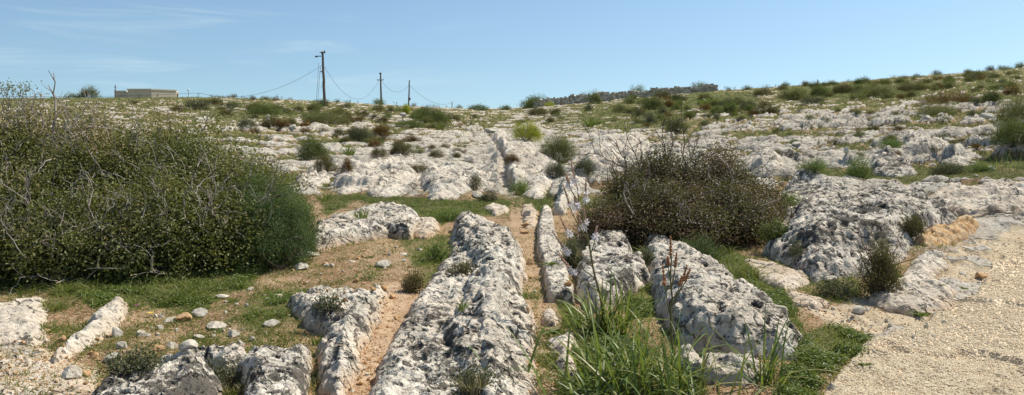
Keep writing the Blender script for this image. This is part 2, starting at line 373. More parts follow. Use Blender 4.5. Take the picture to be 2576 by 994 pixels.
M_BPAR = plain('building_parapet', (.62, .54, .43), .85)
M_DARKGL = plain('window_opening', (.05, .055, .06), .4)
M_WHITE = plain('white_paint', (.8, .8, .8), .5)

# ------------------------------------------------------------------ rock outcrops, each its own object over the ground sheet
ZT = ZG.copy()       # top of ground + rocks, for standing things on
TOPR = np.zeros(PX.shape)
def rock(label, lobes, lich=.5, name='limestone_outcrop', group=None, seed=0, pits=1., cat='rock', stain=.5, rugged=1., mat=None):
    polys = []
    for h, w, pts in lobes:
        h = h*(.37 if pts[0][1] < 500 else .62 if seed == 36 else .56); w = .24 if seed == 36 else w*1.1 if pts[0][1] < 500 else min(w, .13)+.25*max(0, w-.13)
        polys.append((h, w, [wxy(p[0], p[1], (p[2] if len(p) > 2 else 0)*h) for p in pts]))
    A = np.array([q for _, _, pp in polys for q in pp]); m = .3
    i0 = max(0, np.searchsorted(ys, A[:, 1].min()-m)-1); i1 = min(NY-1, np.searchsorted(ys, A[:, 1].max()+m)+1)
    pmin = min((a[0]-m)/a[1] for a in A)*FP+CX; pmax = max((a[0]+m)/a[1] for a in A)*FP+CX
    j0 = max(0, np.searchsorted(pxs, pmin)-1); j1 = min(NX-1, np.searchsorted(pxs, pmax)+1)
    X = XX[i0:i1, j0:j1]; Y = YY[i0:i1, j0:j1]; zg = ZG[i0:i1, j0:j1]
    sc = max(1., np.median(Y)/9.)
    wn = (.075*fbm(X*2.3/sc, Y*2.3/sc, 3, 200+seed)+.035*fbm(X*9/sc, Y*9/sc, 3, 210+seed))*sc
    hr = np.full(X.shape, -1.0)
    for h, w, pp in polys:
        d = sdist(X, Y, pp)+wn*min(1., w/.18)+(.045 if sc < 1.3 and h > .12 else .02)
        t = np.clip(d/w, 0, 1)
        hr = np.maximum(hr, np.where(d > 0, h*(1-(1-t)**2.4), np.maximum(d, -1)))
    ins = hr > 0; hh = np.clip(hr, 0, None); k = np.clip(hh/(.12*sc), 0, 1)
    a1 = fbm(X*2.0, Y*1.6, 3, 220+seed); q_s = sc**.6; a2 = fbm(X*8/q_s, Y*7/q_s, 4, 230+seed); a3 = fbm(X*26/q_s, Y*26/q_s, 3, 240+seed)
    rid = 1-np.abs(fbm(X*4, Y*3.2, 3, 245+seed))*2.4
    p1, _, c1 = worley(X*8+.6*a2, Y*8, 250+seed); p2, _, c2 = worley(X*24, Y*24, 260+seed)
    big_p = ss(.42, .12, p1)*(c1 > .42)*ss(-.2, .3, a1+.25); sm_p = ss(.4, .15, p2)*(c2 > .45)
    fs = ss(50, 28, Y)
    z = zg+hh*(1+.34*a1)+k*rugged*sc**.8*(.030*a2+.030*(rid-.5)+.013*a3*fs-pits*(.036*big_p*fs+.013*sm_p*fs))
    z = np.where(ins, np.maximum(z, zg-.02), zg-.06)
    gs = np.hypot(np.gradient(hh, axis=0), np.gradient(hh, axis=1))
    dx = k*.03*fbm(X*9, z*14+Y*5, 2, 270+seed); dy = k*.03*fbm(X*9+5, z*14+Y*5, 2, 280+seed)
    Xn = X+dx*fs; Yn = Y+dy*fs
    cell = ins[:-1, :-1] | ins[1:, :-1] | ins[:-1, 1:] | ins[1:, 1:]
    if not cell.any(): return None
    idx = np.arange(X.size).reshape(X.shape)
    q = np.stack([idx[:-1, :-1][cell], idx[:-1, 1:][cell], idx[1:, 1:][cell], idx[1:, :-1][cell]], 1)
    u, inv = np.unique(q, return_inverse=True); q = inv.reshape(-1, 4)
    V = np.stack([Xn.ravel()[u], Yn.ravel()[u], z.ravel()[u]], 1)
    side = np.clip(1-hh/(.11*sc), 0, 1)
    li = np.clip(lich+.55*fbm(X*1.6, Y*1.6, 3, 290+seed)-.25*side, 0, 1.2)
    c0 = V.mean(0); c0[2] = V[:, 2].min()
    o = mk(name, V-c0, q, mat or M_ROCK, dict(lich=li.ravel()[u], pit=np.clip(big_p+.5*sm_p, 0, 1).ravel()[u]*fs.ravel()[u], stain=(side*stain*1.3).ravel()[u]), True)
    o.location = c0; tag(o, label, cat, group)
    sub = ZT[i0:i1, j0:j1]; sub[...] = np.where(ins, np.maximum(sub, z), sub)
    t_ = TOPR[i0:i1, j0:j1]; t_[...] = np.where(ins & (hh > .03), 1, t_)
    return o
exec_rocks = [
 ('long humped limestone ridge between the two cart ruts, black-streaked at its near end', [
   (.20, .16, [(880, 1060, 1), (975, 900), (1018, 820), (1063, 745), (1100, 690), (1135, 640), (1140, 590, .8), (1165, 535, .9), (1230, 550, .9), (1290, 590, .7), (1315, 640), (1322, 695), (1305, 750), (1340, 800), (1336, 880), (1336, 1060)]),
   (.36, .22, [(1110, 1060, 1), (1150, 900, 1), (1120, 800, .9), (1165, 720, .9), (1200, 640, 1), (1155, 600, 1), (1150, 540, 1), (1180, 525, 1), (1240, 548, 1), (1285, 580, .9), (1305, 640, .5), (1305, 700, .2), (1282, 760, .2), (1290, 850, .2), (1290, 1060, .6)]),
   (.44, .2, [(1190, 1060, 1), (1200, 860, 1), (1180, 760, 1), (1215, 640, 1), (1180, 570, 1), (1230, 560, 1), (1280, 620, .9), (1270, 760, .6), (1265, 900, .7), (1260, 1060, .9)])], .55, 1, .5),
 ('pale crooked limestone ridge left of the sandy cart rut, moss on its left shoulder', [
   (.22, .15, [(738, 775), (760, 745, .8), (800, 722, .9), (850, 711, 1), (930, 724, .9), (966, 746), (952, 785), (928, 822), (913, 860), (893, 915), (863, 991), (850, 1040), (830, 1000), (818, 940), (818, 880), (835, 835), (840, 815), (768, 806)]),
   (.30, .16, [(775, 780, .7), (800, 735, 1), (850, 720, 1), (920, 735, 1), (930, 760, .7), (895, 830, .5), (880, 890, .5), (855, 950, .5), (838, 930, .8), (845, 850, .8), (855, 800, .8)])], .45, 2, .7),
 ('broad block of white limestone with a grass tuft, right beside the big bush', [
   (.30, .14, [(785, 600), (803, 550, 1), (880, 528, 1), (953, 508, 1), (1018, 512, 1), (1048, 530, .9), (1042, 580, .3), (1030, 606), (978, 600), (938, 606), (853, 618), (795, 630)])], .5, 3, .6),
 ('low ochre-footed limestone lump just right of the broad white block', [
   (.17, .14, [(1040, 600), (1045, 545, 1), (1085, 540, 1), (1105, 570), (1100, 592), (1070, 604)])], .15, 4, .9),
 ('narrow white limestone rib along the right cart rut, tapering away uphill', [
   (.20, .045, [(1354, 630), (1356, 570, .3), (1368, 515, 1), (1388, 525, 1), (1396, 586, .5), (1410, 626, .3), (1416, 681), (1440, 741), (1440, 765), (1385, 758), (1372, 696)]),], .3, 5, .3),
 ('flat worn slab at the upper end of the right cart rut', [(.06, .08, [(1315, 520), (1340, 512), (1350, 535), (1345, 572), (1325, 574), (1316, 545)])], .1, 6, .5),
 ('small white rock stump below the narrow rib', [(.12, .09, [(1370, 816), (1368, 790), (1375, 772, .8), (1400, 778, .8), (1402, 805), (1390, 822)])], .2, 7, .4),
 ('white slab half covered by the long strap leaves', [(.14, .12, [(1396, 930), (1390, 850, .5), (1410, 838, .8), (1440, 850), (1445, 900), (1440, 960)])], .2, 8, .3),
 ('pitted limestone hump behind the first tall flower stalk', [
   (.34, .17, [(1456, 700), (1458, 640, .6), (1490, 596, .9), (1522, 550, 1), (1550, 553, 1), (1570, 590, .6), (1583, 645, .2), (1586, 690), (1612, 686), (1632, 715), (1590, 740), (1540, 770), (1500, 780), (1470, 755)])], .55, 9, .2),
 ('largest limestone ridge on the right, running down to a blunt end beside the strap-leaved clump', [
   (.34, .2, [(1630, 640), (1627, 590, .6), (1640, 568, 1), (1690, 600, .8), (1763, 656, .5), (1820, 702, .4), (1877, 741, .4), (1940, 780, .4), (1990, 830, .3), (2008, 870), (1996, 902), (1925, 905), (1840, 905), (1740, 880), (1685, 830), (1660, 770), (1640, 700)]),
   (.46, .2, [(1660, 640, .9), (1700, 625, 1), (1770, 665, 1), (1850, 725, 1), (1920, 775, 1), (1960, 815, .8), (1950, 840, .5), (1840, 850, .5), (1760, 830, .6), (1700, 760, .7)])], .5, 10, .2),
 ('white limestone foot block tucked in front of the largest right ridge', [
   (.22, .13, [(1717, 905), (1770, 880, 1), (1850, 882, 1), (1915, 905, .7), (1925, 940), (1860, 965), (1780, 960), (1725, 930)])], .35, 11, .2),
 ('big jagged boulder-like outcrop blackened with lichen, left of the pale track', [
   (.30, .2, [(1932, 640), (1935, 600, .8), (1960, 540, 1), (1960, 480, 1), (1985, 450, 1), (2060, 450, 1), (2140, 468, 1), (2230, 475, 1), (2330, 490, 1), (2400, 525, .8), (2415, 556, .5), (2330, 600), (2280, 640), (2230, 690), (2120, 705), (2045, 712), (1985, 668)]),
   (.52, .24, [(1975, 600, .5), (1990, 530, .9), (2060, 500, 1), (2150, 482, 1), (2250, 482, 1), (2330, 500, 1), (2380, 530, .8), (2300, 580, .5), (2240, 620, .4), (2150, 660, .2), (2060, 660, .2), (2000, 640, .3)])], .62, 12, .1),
 ('ragged grey limestone shelf at the foot of the blackened outcrop', [
   (.15, .16, [(2190, 760), (2200, 720, .5), (2260, 690, 1), (2300, 640, 1), (2360, 640, 1), (2380, 680), (2330, 720), (2400, 740), (2380, 790), (2290, 795), (2230, 780)])], .35, 13, .5),
 ('flat pinkish slab lying between the long right ridge and the blackened outcrop', [
   (.09, .1, [(1868, 660), (1900, 652, .8), (1985, 668, .8), (2037, 707), (2030, 720), (1975, 740), (1930, 722), (1890, 690)])], .15, 14, .5),
 ('smaller slab just below the flat pinkish one', [(.08, .09, [(1970, 745), (2010, 736, .8), (2070, 750, .8), (2088, 772), (2050, 782), (2000, 775)])], .15, 15, .5),
 ('rounded boulder in the bottom left with black blotches and an orange lichen spot', [
   (.34, .2, [(205, 1060, 1), (222, 994, .6), (277, 950, .6), (330, 920, .8), (433, 898, 1), (475, 895, 1), (512, 925, .6), (530, 965, .4), (535, 1060, .6)])], .75, 16, .2),
 ('wide broken limestone shelf along the bottom edge, mossy in the middle', [
   (.27, .14, [(407, 900, .5), (498, 876, 1), (576, 888, 1), (650, 870, 1), (670, 856, 1), (755, 884, .8), (764, 915), (752, 950), (765, 1000), (745, 1060), (640, 1060), (620, 940), (520, 925)]),
   (.27, .16, [(630, 940, 1), (645, 890, 1), (735, 890, 1), (755, 920, .5), (745, 960, .3), (730, 1060, .6), (600, 1060, .8)])], .7, 17, .2),
 ('low flat slab half shaded by the bush at the left edge of the picture', [
   (.10, .14, [(-60, 900), (-60, 750, 1), (20, 752, 1), (108, 741, .9), (115, 790), (106, 823), (118, 860), (78, 877), (0, 880)])], .45, 18, .3),
 ('slanting rock rib at bottom left, two slabs right of the picture edge', [
   (.15, .11, [(272, 770, .3), (280, 750, .8), (318, 746, .9), (318, 775), (300, 818), (242, 862), (173, 897), (134, 930), (130, 912), (173, 868), (217, 842), (226, 812)])], .4, 19, .4),
 ('cream flat pavement of rock in the bottom left corner', [(.05, .1, [(-60, 920), (40, 905), (120, 915), (160, 950), (230, 955), (215, 1060), (-60, 1060)])], .25, 20, .3),
 ('broad rounded limestone brow in the middle, left of the far cart rut', [
   (.42, .3, [(1064, 490), (1064, 440, .9), (1100, 422, 1), (1161, 417, 1), (1206, 437, .7), (1236, 462, .3), (1236, 488), (1184, 494), (1123, 506), (1078, 506)])], .32, 21, .1),
 ('long pale whaleback outcrop in the middle left, above the green strip', [
   (.30, .3, [(835, 478), (859, 432, 1), (900, 412, 1), (950, 402, 1), (1000, 390, 1), (1035, 398, .9), (1062, 425, .8), (1048, 450, .5), (1056, 490), (1000, 494), (945, 498), (930, 484), (860, 490)])], .36, 22, .1),
 ('low ledge of white rock peeping out beside the dark needle shrub', [
   (.2, .22, [(745, 465), (750, 440, .8), (800, 422, 1), (845, 425, 1), (850, 450), (815, 470), (800, 485), (765, 478)])], .3, 23, .1),
 ('smooth humped rock on the right bank of the far cart rut, nearest the green herb', [
   (.32, .25, [(1318, 497), (1316, 470, .7), (1335, 448, 1), (1388, 445, 1), (1385, 460, .6), (1372, 480), (1369, 500), (1340, 504)])], .2, 24, .1),
 ('wide pale outcrop on the right bank of the far cart rut', [
   (.40, .3, [(1285, 440), (1280, 405, .9), (1300, 398, 1), (1350, 400, 1), (1388, 405, .8), (1388, 420, .4), (1350, 440), (1325, 462), (1290, 470)])], .2, 25, .1),
 ('stepped outcrop above the rusty tuft by the rut', [
   (.40, .3, [(1272, 385), (1270, 365, .9), (1312, 353, 1), (1346, 366, .9), (1344, 394), (1300, 400), (1278, 396)])], .25, 26, .1),
 ('far steep rut bank of pale rock, topmost on the right of the rut', [
   (.5, .3, [(1246, 360), (1244, 335, 1), (1275, 334, 1), (1310, 348, .8), (1300, 358), (1268, 382), (1254, 372)])], .2, 27, .1),
 ('grey sloping slab with a white notch, left above the dark red bush', [
   (.45, .45, [(1450, 435), (1455, 385, .8), (1500, 358, 1), (1560, 340, 1), (1620, 338, 1), (1640, 365, .5), (1620, 400), (1540, 420), (1530, 450), (1470, 445)])], .3, 28, .1),
 ('white hump showing behind the first flower spike', [
   (.35, .2, [(1395, 545), (1400, 490, .7), (1430, 450, 1), (1470, 440, 1), (1480, 460, .7), (1450, 500), (1420, 545)])], .2, 29, .1),
 ('pale tongue of rock to the right of the dark red bush', [
   (.3, .3, [(1880, 420), (1885, 395, 1), (1930, 385, 1), (1960, 410, .7), (1975, 440), (1950, 450), (1910, 445)])], .35, 30, .1),
 ('long smooth grey boulder with a shadow under it on the right slope', [
   (.42, .3, [(2275, 375), (2280, 352, .8), (2310, 345, 1), (2350, 350, 1), (2390, 365, .8), (2385, 380), (2340, 385), (2300, 384)])], .05, 31, .1),
 ('dark craggy outcrop left of the feathery plant on the right slope', [
   (.4, .25, [(2195, 440), (2200, 405, .8), (2230, 392, 1), (2280, 395, 1), (2310, 425, .6), (2310, 440), (2250, 446)])], .75, 32, 0),
 ('rounded rock in front of the long smooth boulder', [
   (.38, .3, [(2340, 410), (2345, 385, .9), (2385, 372, 1), (2420, 385, .8), (2460, 400, .8), (2465, 415), (2400, 420)])], .2, 33, .1),
 ('crumbling pale rock margin beside the upper track at the right edge', [
   (.16, .25, [(2330, 520), (2345, 485, .8), (2420, 468, 1), (2520, 470, 1), (2640, 480, 1), (2640, 560), (2520, 560), (2440, 560), (2400, 545)])], .3, 34, .5),
 ('ochre-sided hollowed rock at the corner of the blackened outcrop', [
   (.21, .14, [(2295, 632), (2312, 590, .9), (2360, 562, 1), (2425, 548, 1), (2455, 556, .8), (2448, 596), (2390, 622), (2330, 640)])], -.2, 35, 1.2),
 ('knobbly pale rock below the ochre hollow', [(.2, .12, [(2285, 690), (2292, 650, .9), (2330, 632, 1), (2375, 640, .6), (2372, 670), (2330, 704)])], .2, 36, .6),
 ('flat pale rock poking through grass beside the green strip', [(.12, .12, [(1215, 528), (1240, 510, 1), (1275, 520, .7), (1280, 535), (1245, 545)])], .4, 37, .4),
 ('low grey rocks in the green hollow between the two right-hand ridges', [(.1, .08, [(1590, 720), (1600, 690, 1), (1630, 695, .7), (1632, 720)])], .3, 38, .1),
]
for lab, lobes, li, sd, st in exec_rocks:
    rock(lab, lobes, li, seed=sd*3, stain=st, mat=M_HOLLOW if sd == 35 else None)

# ground sheet, with the land behind the eye in the same mesh
idx = np.arange(PX.size).reshape(PX.shape)
q = np.stack([idx[:-1, :-1].ravel(), idx[:-1, 1:].ravel(), idx[1:, 1:].ravel(), idx[1:, :-1].ravel()], 1)
V = np.stack([XX.ravel(), YY.ravel(), ZG.ravel()], 1)
nb = 24
bx, by = np.meshgrid(np.linspace(-1, 1, nb), np.linspace(0, 1, nb))
bY = ys[0]-by*250; bX = bx*(4+by*300)
bz = np.full(bX.shape, float(ZG[0, NX//2]))+.2*by
b_idx = len(V)+np.arange(nb*nb).reshape(nb, nb)
V = np.concatenate([V, np.stack([bX.ravel(), bY.ravel(), bz.ravel()-.02], 1)])
q = np.concatenate([q, np.stack([b_idx[1:, :-1].ravel(), b_idx[1:, 1:].ravel(), b_idx[:-1, 1:].ravel(), b_idx[:-1, :-1].ravel()], 1)])
ex = np.zeros(nb*nb)
stn = np.zeros(PX.shape)
att = dict(rock=np.r_[ROCK.ravel(), ex], green=np.r_[green.ravel(), ex+.3], path=np.r_[path.ravel(), ex], pale=np.r_[pale.ravel(), ex+.5],
           lich=np.r_[LICH.ravel(), ex], pit=np.r_[PIT.ravel(), ex], stain=np.r_[stn.ravel(), ex])
tag(mk('ground', V, q, M_GROUND, att, True), kind='structure')

# pale gravel track
TR = [(2640, 590), (2520, 660), (2465, 735), (2400, 790), (2290, 840), (2190, 885), (2130, 930), (2075, 975), (2040, 1100), (2640, 1100)]
tm = pmask(TR, 14, 24); tm = ss(.3, .7, tm+.5*fbm(XX*3.5, YY*3, 4, 160)*(1-np.abs(tm*2-1)))
def sheet(name, mask, thr, lift, mat, zz):
    c = (mask[:-1, :-1] > thr) & (mask[1:, :-1] > thr) & (mask[:-1, 1:] > thr) & (mask[1:, 1:] > thr)
    qq = np.stack([idx[:-1, :-1][c], idx[:-1, 1:][c], idx[1:, 1:][c], idx[1:, :-1][c]], 1)
    u, inv = np.unique(qq, return_inverse=True)
    Vv = np.stack([XX.ravel()[u], YY.ravel()[u], (zz+lift).ravel()[u]], 1)
    return mk(name, Vv, inv.reshape(-1, 4), mat, None, True)
v1, _, _ = worley(XX*34, YY*34, 400); v2, _, _ = worley(XX*19, YY*19, 410)
dens = ss(-.3, .3, fbm(XX*.9, YY*.9, 3, 420))
gz = ZG+.012*fbm(XX*5, YY*5, 3, 423)*tm+(.007*(1-v1)*dens+.006*(1-v2))*tm+.02*fbm(XX*1.2, YY*1.2, 3, 421)*tm
o = sheet('gravel_track', tm, .5, .008, M_GRAVEL, gz); tag(o, kind='structure')
ZT = np.where(tm > .5, np.maximum(ZT, gz+.008), ZT)

# lookup of the built surface
def surf(X, Y, base=False):
    X = np.asarray(X, float); Y = np.asarray(Y, float)
    px = X/Y*FP+CX; i = np.clip(np.searchsorted(ys, Y)-1, 0, NY-2); j = np.clip(np.searchsorted(pxs, px)-1, 0, NX-2)
    a = np.clip((Y-ys[i])/(ys[i+1]-ys[i]), 0, 1); b = np.clip((px-pxs[j])/(pxs[j+1]-pxs[j]), 0, 1)
    Z = ZG if base else ZT
    return (Z[i, j]*(1-b)+Z[i, j+1]*b)*(1-a)+(Z[i+1, j]*(1-b)+Z[i+1, j+1]*b)*a
_HY = np.exp(np.linspace(math.log(2.), math.log(150), 1700))
def hxy(px, row):                 # where the sight line first meets the built surface
    x = (px-CX)/FP*_HY; m = surf(x, _HY) >= HC-(row-CY0)/FP*_HY
    k = int(np.argmax(m)); Y = float(_HY[k]) if m.any() else 149.
    return ((px-CX)/FP*Y, Y)
def at(px, row, e=0):
    x, y = hxy(px, row); return np.array([x, y, float(surf(x, y))])

# ------------------------------------------------------------------ foliage, twigs and blades in bulk
def rot_frames(N, rs):
    N = N/np.linalg.norm(N, axis=1)[:, None]
    R = rs.normal(size=N.shape); A = np.cross(N, R); A /= np.linalg.norm(A, axis=1)[:, None]
    return N, A, np.cross(N, A)
def leaves(C, N, L, W, rs, fold=.25):
    """C centres, N leaf normals; a folded four-cornered leaf each"""
    n = len(C); N, A, B = rot_frames(N, rs); L = np.broadcast_to(L, n)[:, None]*(1-.35*rs.rand(n, 1)); W = np.broadcast_to(W, n)[:, None]
    v0 = C-A*L*.5; v2 = C+A*L*.5+N*L*fold*.3*rs.rand(n, 1); v1 = C+B*W*.5+N*W*fold-A*L*.04; v3 = C-B*W*.5+N*W*fold-A*L*.04
    V = np.stack([v0, v1, v2, v3], 1).reshape(-1, 3); F = np.arange(4*n).reshape(n, 4)
    return V, F
def blades(C, D, L, W, rs, bend=.35, seg=2):
    """thin tapering blades from C along D"""
    n = len(C); D = D/np.linalg.norm(D, axis=1)[:, None]; L = np.broadcast_to(L, n)[:, None]*1.; W = np.broadcast_to(W, n)[:, None]
    up = np.array([0, 0, 1.]); S_ = np.cross(D, rs.normal(size=D.shape)); S_ /= np.linalg.norm(S_, axis=1)[:, None]+1e-9
    H = D*[1, 1, 0]; H = H/(np.linalg.norm(H, axis=1)[:, None]+1e-6)
    ring = []
    for k in range(seg+1):
        t = k/seg; c = C+D*L*t+(H*.6-up*.8)*L*bend*t*t
        w = W*(1-t)**.7*.5
        if k < seg: ring += [c-S_*w, c+S_*w]
        else: ring += [c]
    m = len(ring); V = np.stack(ring, 1).reshape(-1, 3); b = (np.arange(n)*m)[:, None]
    Fq = np.concatenate([b+np.array([[2*k, 2*k+1, 2*k+3, 2*k+2]]) for k in range(seg-1)]) if seg > 1 else np.zeros((0, 4), int)
    Ft = b+np.array([[2*seg-2, 2*seg-1, 2*seg]])
    return V, Fq, Ft, m
def tubes(lines, sides=4):
    V = []; F = []; c = 0
    for pts, rad in lines:
        pts = np.asarray(pts, float); n = len(pts); rad = np.broadcast_to(rad, n)
        t = np.gradient(pts, axis=0); t /= np.linalg.norm(t, axis=1)[:, None]+1e-9
        ref = np.array([0.31, .17, .93]) if abs(t[0, 2]) < .9 else np.array([1., .1, 0])
        a = np.cross(t, ref); a /= np.linalg.norm(a, axis=1)[:, None]+1e-9; b = np.cross(t, a)
        th = np.arange(sides)/sides*2*math.pi
        R = pts[:, None]+rad[:, None, None]*(a[:, None]*np.cos(th)[None, :, None]+b[:, None]*np.sin(th)[None, :, None])
        V.append(R.reshape(-1, 3))
        i = np.arange(n-1)[:, None]*sides; s = np.arange(sides)[None]
        F.append((c+np.stack([i+s, i+(s+1) % sides, i+sides+(s+1) % sides, i+sides+s], -1)).reshape(-1, 4)); c += n*sides
    return np.concatenate(V), np.concatenate(F)
def crooked(p, d, L, n, r0, r1, rs, wob=.35, up=0.):
    pts = [np.array(p, float)]; d = np.array(d, float); d /= np.linalg.norm(d)
    for k in range(n):
        d = d+rs.normal(size=3)*wob; d[2] += up; d /= np.linalg.norm(d); pts.append(pts[-1]+d*L/n)
    return (np.array(pts), np.linspace(r0, r1, n+1)), d

def dome_points(n, rs, lobes, shell=.45, low=-.15):
    """points through the outer volume of several overlapping domes; returns positions and outward directions"""
    vol = np.array([l[3]*l[5]+l[3]*l[4] for l in lobes]); pick = rs.choice(len(lobes), n, p=vol/vol.sum())
    Lb = np.array(lobes)[pick]
    d = rs.normal(size=(n, 3)); d /= np.linalg.norm(d, axis=1)[:, None]; d[:, 2] = np.where(d[:, 2] < low, -d[:, 2], d[:, 2])
    az = np.arctan2(d[:, 1], d[:, 0])
    bump = 1+.16*perlin(az*1.6+Lb[:, 0]*3, d[:, 2]*2.2+Lb[:, 1], 5)+.16*perlin(az*4+Lb[:, 0], d[:, 2]*5, 6)+.10*perlin(az*9+Lb[:, 0], d[:, 2]*11, 7)
    bump = np.minimum(bump, 1.2); r = (1-shell*rs.rand(n)**1.3)*bump
    P = Lb[:, :3]+d*Lb[:, 3:6]*r[:, None]
    # drop what sits deep inside another lobe
    keep = np.ones(n, bool)
    for l in lobes:
        q = (P-np.array(l[:3]))/np.array(l[3:6]); keep &= ~(np.linalg.norm(q, axis=1) < .5)
    return P[keep], (d/Lb[:, 3:6]*Lb[:, 3:6].mean(1)[:, None])[keep]
def foliage_mesh(lobes, kind, n, L, W, rs, per=9, spread=None, shell=.45, upb=.35, gap=.30):
    nc = max(6, n//per); Cc, Nc = dome_points(nc, rs, lobes, shell)
    g = perlin(Cc[:, 0]*2.6/max(.3, L*12), Cc[:, 1]*2.6/max(.3, L*12)+Cc[:, 2]*2.2/max(.3, L*12), 9)
    g2 = perlin(Cc[:, 0]*1.1/max(.3, L*12), Cc[:, 1]*.9+Cc[:, 2]*1.3/max(.3, L*12), 19); k = rs.rand(len(Cc)) < np.clip(.98-gap*ss(-.05, -.35, g)*2.4, .04, 1); Cc = Cc[k]; Nc = Nc[k]; g2 = g2[k]
    sp = spread or L*1.5; m = len(Cc)
    C = np.repeat(Cc, per, 0)+rs.normal(size=(m*per, 3))*sp*[1, 1, .8]
    N = np.repeat(Nc/np.linalg.norm(Nc, axis=1)[:, None], per, 0)*.7+rs.normal(size=(m*per, 3))*.75+[0, 0, upb]
    tc = np.repeat(rs.rand(m), per); tone = np.clip(.35*tc+.40*rs.rand(m*per)+.45*np.repeat(ss(-.5, .6, g2), per)-.1, 0, 1)
    V, F = leaves(C, N, L, W, rs)
    return V, F, np.repeat(tone, 4)

KIND = dict(  # leaf length, width ratio, leaves per m2 of shell, per cluster
 olive=(.028, .48), dark=(.026, .45), juniper=(.022, .22), wine=(.026, .50), rust=(.022, .35), brown=(.022, .35), grey=(.022, .4), lime=(.035, .35), fennel=(.04, .16))
def shrub(label, px, row, wpx, hpx, kind, cat='shrub', name='shrub', seed=0, group=None, nl=None, depthf=.8, parts=True, ground=None):
    rs = np.random.RandomState(900+seed)
    x0, Y = (wxy if ground else hxy)(px, row); w = wpx/FP*Y; h = hpx/FP*Y
    cy = Y+w*.5*depthf; cz = float(surf(x0*cy/Y, cy)); xc = x0*cy/Y; z0 = min(cz, float(surf(x0, Y)))
    base = np.array([xc, cy, cz])
    H = h*1.02+max(0., (z0-cz))*.0
    top = HC-(row-hpx-CY0)/FP*cy; H = max(h*.9, top-cz)*1.12
    a = w/2; lobes = [(0, 0, H*.04, a*.85, a*depthf*.85, H*.92)]
    for k in range(nl if nl is not None else (4 if wpx > 40 else 3)):
        t = rs.rand()*2*math.pi; rr = a*(.35+.35*rs.rand()); s = .45+.25*rs.rand()
        lobes.append((math.cos(t)*rr, math.sin(t)*rr*depthf, H*.02, a*s, a*s*depthf, H*(.5+.45*rs.rand())))
    L0, wr = KIND[kind]; L = max(L0, 2.3/FP*Y); pxw = wpx*hpx
    n = int(np.clip(pxw/(L/Y*FP)**2*26.0/ (wr*2), 260, 34000))
    V, F, tone = foliage_mesh(lobes, kind, n, L, L*wr*1.1, rs, shell=.5)
    V[:, 2] = np.maximum(V[:, 2], -.12)
    if wpx > 55 and parts:
        e = empty(name, base); tag(e, label, cat, group)
        mk('foliage', V, F, LM[kind], dict(tone=tone), False, e)
        lines = []
        for k in range(int(14+wpx*.12)):
            t = rs.rand()*2*math.pi; el = .35+1.1*rs.rand()
            d = np.array([math.cos(t)*math.cos(el)*a, math.sin(t)*math.cos(el)*a*depthf, math.sin(el)*H]); Ln = np.linalg.norm(d)*(.85+.3*rs.rand())
            (p, r), dd = crooked((math.cos(t)*a*.15, math.sin(t)*a*.15, -.03), d, Ln, 6, max(.008, .6/FP*Y), max(.0025, .35/FP*Y), rs, .18); lines.append((p, r))
        Vb, Fb = tubes(lines, 3); mk('branches', Vb, Fb, M_DTWIG, None, True, e)
        return e
    V2 = V
    o = mk(name, V2, F, LM[kind], dict(tone=tone)); o.location = base; tag(o, label, cat, group); return o

def tuft(label, px, row, wpx, hpx, kind='asph', cat='plant', name='strap_leaved_plant', n=60, seed=0, group=None, spread=.06):
    rs = np.random.RandomState(3000+seed); x0, Y = hxy(px, row); c = np.array([x0, Y, float(surf(x0, Y))])
    a = wpx/2/FP*Y; h = hpx/FP*Y; t = rs.rand(n)*2*math.pi; r = rs.rand(n)**.7
    C = np.stack([np.cos(t)*a*spread*3*rs.rand(n), np.sin(t)*a*spread*3*rs.rand(n), np.full(n, -.01)], 1)
    tip = np.stack([np.cos(t)*a*r, np.sin(t)*a*r, h*(1.1-.45*r)+0*t], 1); D = tip-C; Ln = np.linalg.norm(D, axis=1)*(.75+.4*rs.rand(n))
    V, Fq, Ft, m = blades(C, D, Ln, max(.010, 1.7/FP*Y), rs, .25, 4)
    o = mk(name, V, [Fq, Ft], LM[kind], dict(tone=np.repeat(rs.rand(n), m))); o.location = c; tag(o, label, cat, group); return o

